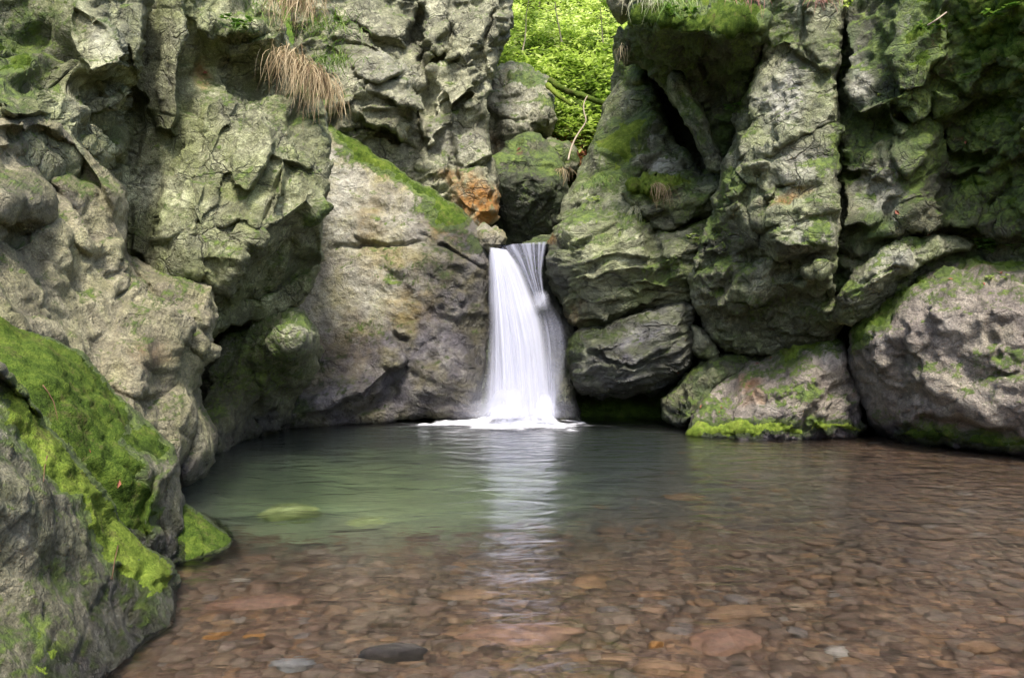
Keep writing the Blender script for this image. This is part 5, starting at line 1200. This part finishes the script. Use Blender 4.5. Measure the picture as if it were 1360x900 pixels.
cand = []
while len(cand) < 262:
    Y = 3.0 + 3.4 * rs.random() ** 1.35
    X = (rs.random() * 1.36 - 0.66) * Y
    if (X < -1.85 and Y < 4.2) or rs.random() < float(sstep(-bed_z(np.array([X]), np.array([Y]))[0], 0.40, 0.75)):
        continue
    s = 0.028 + 0.07 * rs.random() ** 2.4 + 0.01 * (Y - 3)
    if any((X - a) ** 2 + (Y - b_) ** 2 < (0.85 * (s + c_)) ** 2 for a, b_, c_ in special):
        continue
    special.append((X, Y, s * .8))
    cand.append((X, Y, s))
for X, Y, s in cand:
    k = 0 if s < 0.05 else (1 if s < 0.085 else 2)
    zb = float(bed_z(np.array([X]), np.array([Y]))[0])
    o = bpy.data.objects.new('pebble' if k == 0 else 'stone', bases[int(rs.integers(12))])
    COL.objects.link(o)
    o.location = (X, Y, zb + s * 0.2)
    o.scale = (s * (0.9 + .5 * rs.random()), s * (0.8 + .4 * rs.random()), s * (0.6 + .6 * rs.random()))
    o.rotation_euler = (rs.normal() * .15, rs.normal() * .15, rs.random() * 6.28)
    tag(o, KINDS[k][0], 'pebble' if k == 0 else 'stone', KINDS[k][1])
# the rest of the gravel, nobody could count it
lo = [stone_shape(2, 400 + k, 0.5) for k in range(8)]
V, Fq, Rn = [], [], []
off = 0
n_g = 0
while n_g < 5200:
    Y = 2.7 + 8.5 * rs.random() ** 1.3
    X = (rs.random() * 1.6 - 0.75) * Y
    if X > 6.5 or rs.random() < float(sstep(-bed_z(np.array([X]), np.array([Y]))[0], 0.36, 0.72)):
        continue
    s = (0.012 + 0.045 * rs.random() ** 2.2) * (0.8 + 0.13 * Y)
    v, f = lo[int(rs.integers(8))]
    a = rs.random() * 6.28
    R = np.array([[math.cos(a), -math.sin(a), 0], [math.sin(a), math.cos(a), 0], [0, 0, 1]])
    zb = float(bed_z(np.array([X]), np.array([Y]))[0])
    V.append((v * s * np.array([1, 1, .5 + .6 * rs.random()])) @ R.T + np.array([X, Y, zb + s * .15]))
    Fq.append(f + off)
    Rn.append(np.full(len(v), rs.random()))
    off += len(v)
    n_g += 1
tag(link('gravel', mesh_from('gravel', np.concatenate(V), np.concatenate(Fq), {'rnd': np.concatenate(Rn)}), SG), 'brown gravel carpeting the pool bed under clear water', 'gravel', kind='stuff')


# ------------------------------------------------------------------ plants
def leaf_mat(name, stops, trans=0.45, rough=0.5):
    g = G(name)
    c = g.ramp(g.attr('rnd'), stops)
    d = g.n('ShaderNodeBsdfPrincipled')
    g.l(c, d.inputs['Base Color']); d.inputs['Roughness'].default_value = rough; d.inputs['Specular IOR Level'].default_value = 0.25
    t = g.n('ShaderNodeBsdfTranslucent'); g.l(g.mix(1.0, c, (1.1, 1.15, 0.8), 'MULTIPLY'), t.inputs[0])
    m = g.n('ShaderNodeMixShader'); m.inputs[0].default_value = trans
    g.l(d.outputs[0], m.inputs[1]); g.l(t.outputs[0], m.inputs[2]); g.l(m.outputs[0], g.out.inputs['Surface'])
    return g.m


LEAF = leaf_mat('leaf_spring', [(0.0, (0.12, 0.19, 0.03)), (0.35, (0.34, 0.45, 0.09)), (0.7, (0.54, 0.63, 0.22)), (1.0, (0.70, 0.74, 0.42))], 0.5)
FERN = leaf_mat('leaf_herb', [(0.0, (0.05, 0.12, 0.02)), (0.6, (0.11, 0.22, 0.04)), (1.0, (0.20, 0.30, 0.06))], 0.35)
DRY = leaf_mat('grass_dry', [(0.0, (0.10, 0.10, 0.035)), (0.15, (0.14, 0.09, 0.05)), (0.5, (0.31, 0.23, 0.13)), (1.0, (0.55, 0.45, 0.29))], 0.25, 0.7)
GREENG = leaf_mat('grass_green', [(0.0, (0.07, 0.14, 0.02)), (0.6, (0.16, 0.27, 0.05)), (1.0, (0.34, 0.40, 0.14))], 0.35)
PALEG = leaf_mat('grass_pale', [(0.0, (0.20, 0.23, 0.10)), (0.5, (0.42, 0.42, 0.28)), (1.0, (0.62, 0.60, 0.45))], 0.3)
REDG = leaf_mat('grass_red', [(0.0, (0.15, 0.04, 0.04)), (0.6, (0.34, 0.13, 0.12)), (1.0, (0.46, 0.30, 0.22))], 0.3)
REDL = leaf_mat('leaf_dead', [(0.0, (0.11, 0.035, 0.022)), (0.5, (0.26, 0.085, 0.05)), (1.0, (0.42, 0.19, 0.11))], 0.2, 0.6)
g = G('bark')
n = g.noise(g.map(g.pos(), scale=(1, 1, .3)), 18, 6, .65)
g.princ(g.mix(n, (0.07, 0.055, 0.04), (0.24, 0.20, 0.15)), .9, g.bump(n, .02), .2)
BARK = g.m
g = G('dead_wood')
n = g.noise(g.map(g.pos(), scale=(1, 1, .4)), 20, 5, .6)
g.princ(g.mix(n, (0.26, 0.20, 0.14), (0.52, 0.45, 0.36)), .85, g.bump(n, .01), .2)
DEADW = g.m

bpy.context.view_layer.update()
DG = bpy.context.evaluated_depsgraph_get()


def hit(px, py):
    d = Vector(((px - CX) / F, 1.0, (CY - py) / F)).normalized()
    ok, loc, nor, _, ob, _ = SC.ray_cast(DG, Vector((0, 0, CAM_H)), d)
    return (np.array(loc), np.array(nor), ob) if ok else (np.array([0, 20, 8.0]), np.array([0, -1, 0.0]), None)


class LB:
    """collects leaves and blades"""
    def __init__(s):
        s.v, s.f, s.r = [], [], []

    def strip(s, pts, w, side, rnd):
        pts = np.asarray(pts)
        n = len(pts)
        b = len(s.v)
        for i, p in enumerate(pts):
            t = i / (n - 1)
            ww = w * (1 - t) ** 0.6 * (0.6 + 0.4 * min(1, t * 4)) + 0.0006
            s.v += [p - side * ww * .5, p + side * ww * .5]
            s.r += [rnd, rnd]
        for i in range(n - 1):
            s.f.append((b + 2 * i, b + 2 * i + 1, b + 2 * i + 3, b + 2 * i + 2))

    def leaf(s, p, d, nrm, ln, w, rnd, fold=0.18):
        d = d / (np.linalg.norm(d) + 1e-9)
        sd = np.cross(d, nrm)
        sd /= (np.linalg.norm(sd) + 1e-9)
        up = np.cross(sd, d)
        b = len(s.v)
        s.v += [p, p + d * ln * .45 + sd * w * .5 + up * fold * w, p + d * ln, p + d * ln * .45 - sd * w * .5 + up * fold * w, p + d * ln * .5]
        s.r += [rnd] * 5
        s.f += [(b, b + 1, b + 4), (b + 1, b + 2, b + 4), (b + 2, b + 3, b + 4), (b + 3, b, b + 4)]

    def mesh(s, name, loc):
        return mesh_from(name, np.asarray(s.v) - loc, s.f, {'rnd': s.r}, smooth=False)


def tube(pts, rad, n=7):
    P = np.asarray(pts, float)
    V, Fc = [], []
    for i, p in enumerate(P):
        t = P[min(i + 1, len(P) - 1)] - P[max(i - 1, 0)]
        t /= np.linalg.norm(t) + 1e-9
        a = np.cross(t, [0.31, 0.17, 0.93]); a /= np.linalg.norm(a) + 1e-9
        b = np.cross(t, a)
        for k in range(n):
            an = 2 * math.pi * k / n
            V.append(p + rad[i] * (a * math.cos(an) + b * math.sin(an)))
    for i in range(len(P) - 1):
        for k in range(n):
            Fc.append((i * n + k, i * n + (k + 1) % n, (i + 1) * n + (k + 1) % n, (i + 1) * n + k))
    Fc.append(tuple(range(n))[::-1])
    Fc.append(tuple((len(P) - 1) * n + k for k in range(n)))
    return np.array(V), Fc


pr_ = np.random.default_rng(21)


def tuft(px, py, n, ln, mat, label, droop=1.0, spread=0.12, out=0.25, w=0.010, name='grass_tuft', group=None, lateral=0.0, seed=0, Y=None, to=None):
    r = np.random.default_rng(500 + seed)
    p0, nn, _ = hit(px, py)
    if Y is not None:
        p0 = at(np.array(float(px)), np.array(float(py)), Y)
    p1 = p0 if to is None else at(np.array(float(to[0])), np.array(float(to[1])), Y)
    L = LB()
    lean = r.normal() * .2
    for _ in range(n):
        t = r.random()
        base = p0 + (p1 - p0) * t + np.array([r.normal() * spread, r.normal() * spread * .35 + 0.03, r.normal() * spread * .35])
        az = r.random() * 6.28
        d = np.array([math.cos(az) * .55 + lateral + lean, -out - .5 * r.random(), (1.0 * r.random() - .15) / droop])
        l = ln * (0.3 + .9 * r.random() ** 1.3)
        pts, p, v = [base], base.copy(), d / np.linalg.norm(d)
        kink = np.array([r.normal() * .12, 0, 0])
        for i in range(8):
            p = p + v * l / 8
            v = v + kink + np.array([r.normal() * .14, r.normal() * .12, -0.36 * droop * (0.7 + .6 * r.random())])
            v /= np.linalg.norm(v)
            pts.append(p.copy())
        L.strip(pts, w * (0.5 + .8 * r.random()), np.array([1.0, 0.35 * r.normal(), 0.25 * r.normal()]), r.random())
    o = link(name, L.mesh(name, p0), mat, loc=p0)
    tag(o, label, 'grass tuft', group)
    return o


tuft(380, -14, 260, 0.62, DRY, 'dry straw coloured grass hanging from the very top of the left cliff', 1.5, .07, .3, .008, seed=1, Y=9.75, to=(420, 14))
tuft(374, 66, 520, 0.62, DRY, 'thick dry pinkish grass drooping over the left cliff edge, below the topmost tuft', 1.7, .07, .3, .008, seed=2, Y=9.7, to=(428, 108))
tuft(424, 106, 130, 0.68, DRY, 'thin dry grass trailing down the edge of the left cliff, lowest of three dry tufts', 2.0, .05, .2, .008, seed=3, Y=9.75, to=(436, 124))
tuft(428, 34, 150, 0.42, GREENG, 'green grass growing behind the dry grass at the top of the left cliff', .8, .22, .2, .012, seed=4, Y=10.0)
tuft(436, 84, 130, 0.35, GREENG, 'green grass on the cliff edge beside the thick drooping dry tuft', .8, .16, .2, .012, seed=5, Y=10.0)
tuft(868, -4, 150, 0.55, PALEG, 'pale bleached grass drooping over the mossy overhang', 1.3, .16, .3, .011, seed=6, Y=10.9)
tuft(893, 4, 90, 0.45, GREENG, 'green blades among the moss of the overhang beside the pale grass', 1.1, .14, .3, .011, seed=7, Y=10.7)
tuft(985, -14, 60, 0.45, REDG, 'reddish grass hanging from the top edge, left of the vertical crack', 1.5, .10, .25, .011, seed=8, Y=10.0)
tuft(1094, -4, 50, 0.30, REDG, 'small red stalks at the top of the vertical crack', 1.2, .08, .25, .010, seed=9, Y=9.8)
tuft(874, 246, 60, 0.55, DRY, 'dry grass strand hanging down from the bright moss cushion', 1.7, .06, .3, .007, seed=10)
tuft(846, 276, 34, 0.5, PALEG, 'thin pale grass hanging below the moss cushion over the layered rock', 1.6, .05, .3, .009, seed=11)
tuft(808, 240, 90, 0.32, GREENG, 'short green grass growing on the slope left of the moss cushion', .9, .16, .2, .010, seed=12)
tuft(742, 226, 40, 0.5, DRY, 'dry grass wisp hanging from the mossy right side of the chockstone', 1.5, .06, .2, .012, seed=13)
tuft(832, 64, 26, 0.5, DRY, 'brown grass wisp hanging at the left lip of the overhang', 1.7, .05, .2, .011, seed=14)
tuft(345, 14, 70, 0.3, GREENG, 'low green tuft on the dark mossy shelf at the left cliff top', .8, .16, .2, .010, seed=15)


def herb(px, py, n, size, label, mat=FERN, name='herb', seed=0, up=0.5):
    r = np.random.default_rng(700 + seed)
    p0, nn, _ = hit(px, py)
    L = LB()
    S = LB()
    for i in range(n):
        az = r.random() * 6.28
        d = np.array([math.cos(az), math.sin(az) * .7 - .3, up + .5 * r.random()])
        d /= np.linalg.norm(d)
        l = size * (.5 + .7 * r.random())
        tip = p0 + d * l
        S.strip([p0, p0 + d * l * .5, tip], 0.006, np.array([1.0, 0, 0]), r.random())
        for k in range(5):
            a2 = az + (k - 2) * .7
            L.leaf(tip, np.array([math.cos(a2), math.sin(a2) - .2, .15 * r.normal()]), np.array([0, -.3, 1.0]), size * .42, size * .26, r.random())
    o = link(name, L.mesh('foliage', p0), mat, loc=p0)
    tag(o, label, 'plant')
    link('stem', S.mesh('stem', p0), mat, o)
    return o


herb(1318, 336, 14, .22, 'leafy green herb growing on top of the large right boulder', seed=1)
herb(1346, 334, 10, .20, 'smaller leafy herb at the right edge on the large boulder', seed=2)
herb(1325, 374, 8, .12, 'tiny bright green herb sprouting on the mossy boulder top', LEAF, seed=3)
herb(924, 322, 10, .16, 'bright green fern sprouting from the crack beside the buttress', LEAF, 'fern', seed=4)
herb(1116, 12, 14, .22, 'bright green fern at the top of the vertical crack', LEAF, 'fern', seed=5)
herb(1155, 136, 6, .12, 'tiny pale sprig growing on the dark right wall', LEAF, seed=6)
herb(1116, 98, 8, .13, 'small green sprig growing out of the vertical crack', LEAF, seed=7)

herb(990, 92, 16, .20, 'dark leafy fern hanging where the overhang meets the pale buttress', FERN, 'fern', seed=8)
herb(976, 150, 14, .18, 'small leafy fern on the shaded edge below the larger hanging fern', FERN, 'fern', seed=9)
herb(1236, 46, 14, .16, 'leafy green tuft of herbs beside the bleached twig on the right wall', FERN, seed=10)
herb(1300, 118, 18, .22, 'fresh green herb clump on the mossy upper right wall', FERN, seed=11)
herb(1340, 30, 18, .24, 'bright herb clump near the top right corner on the moss', FERN, seed=12)
herb(905, 26, 16, .20, 'leafy herb hanging from the mossy top of the overhang', FERN, seed=13)
herb(786, 268, 10, .14, 'low green herb at the left edge of the layered rock', LEAF, seed=14)
herb(312, 40, 14, .20, 'leafy herb on the dark shelf at the top of the left cliff', FERN, seed=15)

# green bank behind the gap ------------------------------------------------
bpy.context.view_layer.update()


def ground(x, y):
    ok, loc, nor, _ = HILL.ray_cast(Vector((x, y, 80)), Vector((0, 0, -1)))
    return np.array(loc) if ok else np.array([x, y, float(hill_z(np.array([x]), np.array([y]))[0])])


L = LB()
r = np.random.default_rng(31)
for _ in range(4000):
    y = 18.6 + 15 * r.random() ** 1.2
    x = (-0.045 + 0.24 * r.random()) * y + r.normal() * .2
    p = ground(x, y)
    h = 0.08 + .5 * r.random() ** 2
    rr = .5 + .6 * r.random()
    for k in range(int(6 + 5 * r.random())):
        az = r.random() * 6.28
        q0 = p + np.array([math.cos(az) * .12 * rr, math.sin(az) * .12 * rr, h * (.4 + .6 * r.random())])
        L.leaf(q0, np.array([math.cos(az), math.sin(az), .35 * r.normal() - .1]), np.array([.2 * r.normal(), -.25 + .2 * r.normal(), 1.0]), (.12 + .12 * rr) * rr, (.05 + .07 * rr) * rr, np.clip(.45 + .45 * math.sin(x * 2.1 + y * .8) * math.sin(y * 1.3 + 2 * x) + .2 * r.normal(), 0, 1))
tag(link('undergrowth', L.mesh('undergrowth', np.zeros(3)), LEAF), 'bright green leafy ground cover on the sunlit bank behind the gap', 'undergrowth', kind='stuff')


def sapling(x, y, ht, lean, label, seed, nb=9):
    r = np.random.default_rng(800 + seed)
    p0 = ground(x, y)
    pts = [p0 + np.array([lean * ht * t + .06 * r.normal() * t, -.15 * ht * t * t, ht * t]) for t in np.linspace(0, 1, 8)]
    o = tag(link('sapling', None, loc=p0), label, 'tree', 'saplings on the green bank')
    V, Fc = tube(np.array(pts) - p0, np.linspace(.022, .006, 8) * (ht / 3 + .3))
    link('trunk', mesh_from('trunk', V, Fc), DEADW if seed % 2 else BARK, o)
    L = LB()
    BV, BF, off = [], [], 0
    for b in range(nb):
        t = .28 + .7 * (b + r.random()) / nb
        k = min(6, int(t * 7)); base = pts[k] + (pts[k + 1] - pts[k]) * (t * 7 - k)
        az = r.random() * 6.28
        ln = ht * .42 * (1.15 - .6 * t) * (.7 + .5 * r.random())
        bp = [base + np.array([math.cos(az) * ln * s, math.sin(az) * ln * s, .12 * ln * s - .22 * ln * s * s]) for s in np.linspace(0, 1, 6)]
        v, f = tube(np.array(bp) - p0, np.linspace(.011, .003, 6), 5)
        BV.append(v); BF += [tuple(i + off for i in fc) for fc in f]; off += len(v)
        for s in np.linspace(.18, 1, 16):
            q0 = base + np.array([math.cos(az) * ln * s, math.sin(az) * ln * s, .12 * ln * s - .22 * ln * s * s])
            for sd in (-1, 1):
                for tw in range(3):
                    a2 = az + sd * (.9 + .3 * r.normal())
                    q1 = q0 + np.array([math.cos(a2), math.sin(a2), 0]) * (.09 * tw) * ht / 2.5 + np.array([0, 0, .02 * r.normal()])
                    L.leaf(q1, np.array([math.cos(a2), math.sin(a2), .2 * r.normal()]), np.array([.25 * r.normal(), .25 * r.normal(), 1.0]), .13, .075, np.clip(.6 + .22 * r.normal(), 0, 1))
    link('branches', mesh_from('branches', np.concatenate(BV), BF), BARK, o)
    link('crown', L.mesh('crown', p0), LEAF, o)
    return o


sapling(0.25, 21.5, 2.4, .12, 'leafy sapling at the left side of the green bank, beside the jagged rock face', 1)
sapling(1.55, 22.5, 2.8, -.18, 'leafy sapling with a pale leaning stem in the middle of the green bank', 3)
sapling(2.7, 21.8, 2.2, -.1, 'leafy sapling at the right side of the bank below the perched stone', 5)
sapling(0.9, 25.5, 3.2, .1, 'taller leafy sapling high on the bank, left behind the leaning one', 6)
sapling(2.4, 26.5, 3.4, .05, 'taller leafy sapling high on the bank, right behind the leaning one', 7)
sapling(1.7, 29.5, 3.6, .0, 'farthest leafy sapling at the top of the green bank', 8)

# leaf litter patch
L = LB()
r = np.random.default_rng(41)
for _ in range(900):
    x, y = 1.45 + .34 * r.normal(), 18.3 + .45 * r.normal()
    p = ground(x, y) + np.array([0, 0, .03])
    az = r.random() * 6.28
    L.leaf(p, np.array([math.cos(az), math.sin(az), .4 * r.normal()]), np.array([.3 * r.normal(), -.6, 1.0]), .10, .06, r.random())
tag(link('leaf_litter', L.mesh('leaf_litter', np.zeros(3)), REDL), 'patch of red brown dead leaves on the bank above the mossy block', 'leaf litter', kind='stuff')


def log(pts, rad, name, label, cat, mat):
    P = np.array([at(np.array(float(a)), np.array(float(b)), c) for a, b, c in pts])
    t = np.linspace(0, 1, 26)
    s = np.linspace(0, 1, len(P))
    Q = np.stack([np.interp(t, s, P[:, k]) for k in range(3)], -1)
    Q = smooth1(Q, 5)
    rr = np.interp(t, [0, 1], rad)
    V, Fc = tube(Q, rr, 10)
    V = V + (fbm(V * 9, 3, 5) * rr.mean() * .4)[:, None] * np.array([.5, .5, 1])
    o = link(name, mesh_from(name, V - Q[0], Fc), mat, loc=Q[0])
    tag(o, label, cat)
    return o


log([(728, 106, 18.6), (750, 120, 18.4), (775, 128, 18.3), (808, 140, 18.2)], (.09, .06), 'fallen_log', 'mossy fallen log lying across the foot of the green bank', 'log', MOSS)
log([(726, 112, 18.3), (742, 128, 18.0), (760, 140, 17.9)], (.07, .045), 'fallen_log', 'shorter mossy log in front of the longer one beside the pale slab', 'log', MOSS_BRIGHT)
log([(781, 126, 17.2), (774, 138, 17.1), (776, 152, 17.0), (780, 162, 17.0), (768, 176, 16.9), (758, 196, 16.8), (754, 216, 16.6)], (.012, .022), 'branch', 'pale crooked dead branch standing in the gap above the mossy block', 'branch', DEADW)
log([(1258, 16, 8.8), (1242, 28, 8.8), (1232, 34, 8.9)], (.008, .012), 'twig', 'short bleached twig stuck on the upper right wall', 'twig', DEADW)


def twig(pts, rad, label):
    P = []
    for a, b in pts:
        p, nn, _ = hit(a, b)
        P.append(p + nn * .006)
    V, Fc = tube(P, np.linspace(rad, rad * .5, len(P)), 6)
    o = link('twig', mesh_from('twig', V - P[0], Fc), BARKR, loc=P[0])
    tag(o, label, 'twig')


g = G('twig_brown')
n = g.noise(g.pos(), 40, 3)
g.princ(g.mix(n, (0.09, 0.045, 0.03), (0.20, 0.11, 0.07)), .8, None, .2)
BARKR = g.m
twig([(56, 512), (64, 522), (70, 534), (75, 556)], .0032, 'thin brown twig lying on the thick moss of the sloping boulder')
twig([(62, 606), (58, 622), (56, 640)], .0026, 'thin reddish twig lying on the grey near boulder')
twig([(156, 725), (152, 744), (147, 768)], .0026, 'rusty pine needle stalk stuck on the side of the near boulder')

# single fallen leaves
LEAVES = [(156, 642, .045, 'curled red leaf on the moss between the two left boulders'), (116, 600, .022, 'tiny pinkish leaf on bright moss of the near boulder'),
          (1262, 372, .06, 'brown leaf on the left end of the large boulder top'), (1330, 364, .07, 'orange leaf on the mossy top of the large boulder near the right edge'),
          (1306, 378, .05, 'small tan leaf lying on the rim of the large boulder'), (1234, 314, .06, 'red leaf on top of the pale wedge rock'),
          (1193, 283, .09, 'dark red leaf caught on the ledge of the right wall'), (1024, 476, .06, 'pinkish leaf on the crest of the bank boulder'),
          (1006, 484, .06, 'pink leaf on the upper slope of the bank boulder, left of the crest leaf'), (956, 548, .05, 'red leaf on the mossy left side of the bank boulder'),
          (932, 540, .06, 'red brown leaf on the rubble shelf beside the bank boulder'), (958, 542, .04, 'tiny pink leaf next to the red leaf on the bank boulder'),
          (690, 199, .10, 'orange leaf on the top of the chockstone'), (1284, 190, .07, 'rust coloured leaf on the dark right wall'), (272, 98, .08, 'rust brown leaf on the left cliff near its dark recess'),
          (900, 494, .05, 'red leaf in the dark cleft right of the streaked boulder')]
bpy.context.view_layer.update()
for px, py, s, lab in LEAVES:
    p, nn, _ = hit(px, py)
    L = LB()
    az = pr_.random() * 6.28
    t = np.cross(nn, [math.cos(az), math.sin(az), .3])
    t /= np.linalg.norm(t)
    b0 = np.cross(nn, t)
    L.leaf(nn * .012 - t * s * .5, t + nn * .12, nn, s * 1.1, s * .55, .3 + .4 * pr_.random(), .35)
    L.strip([nn * .01, nn * .012 - t * s * .4, nn * .015 - t * s * .8], .004, b0, .2)
    o = link('fallen_leaf', L.mesh('fallen_leaf', np.zeros(3)), REDL, loc=p)
    tag(o, lab, 'leaf', 'fallen leaves on the rocks')

# ------------------------------------------------------------------ camera and light
cam = bpy.data.cameras.new('camera')
cam.sensor_width = 36
cam.lens = 36 * F / 1360.0
cam.clip_start = 0.05
cam.clip_end = 600
co = bpy.data.objects.new('camera', cam)
COL.objects.link(co)
co.location = (0, 0, CAM_H)
co.rotation_euler = (math.radians(90), 0, 0)
SC.camera = co

SUN_EL, SUN_AZ = 57.0, 174.0      # azimuth measured clockwise from +Y
w = bpy.data.worlds.new('World')
SC.world = w
w.use_nodes = True
nt = w.node_tree
sky = nt.nodes.new('ShaderNodeTexSky')
sky.sky_type = 'NISHITA'
sky.sun_disc = False
sky.sun_elevation = math.radians(SUN_EL)
sky.sun_rotation = math.radians(SUN_AZ)
sky.air_density = 1.0
sky.dust_density = 3.0
bg = nt.nodes['Background']
bg.inputs[1].default_value = 0.08
nt.links.new(sky.outputs[0], bg.inputs[0])
sun = bpy.data.lights.new('sun', 'SUN')
sun.energy = 1.5
sun.angle = math.radians(10)
sun.color = (1.0, 0.94, 0.84)
so = bpy.data.objects.new('sun', sun)
COL.objects.link(so)
so.location = (0, 0, 30)
az, el = math.radians(SUN_AZ), math.radians(SUN_EL)
dv = Vector((math.sin(az) * math.cos(el), math.cos(az) * math.cos(el), math.sin(el)))
so.rotation_euler = dv.to_track_quat('Z', 'Y').to_euler()

SC.render.engine = 'CYCLES'
SC.cycles.use_denoising = True
SC.cycles.max_bounces = 8
SC.cycles.diffuse_bounces = 4
SC.cycles.transparent_max_bounces = 12
SC.cycles.volume_bounces = 0
SC.cycles.blur_glossy = 0.5
SC.cycles.caustics_reflective = False
SC.cycles.caustics_refractive = True
SC.view_settings.view_transform = 'Standard'
SC.view_settings.look = 'None'
SC.view_settings.gamma = 1
SC.view_settings.exposure = 2.2
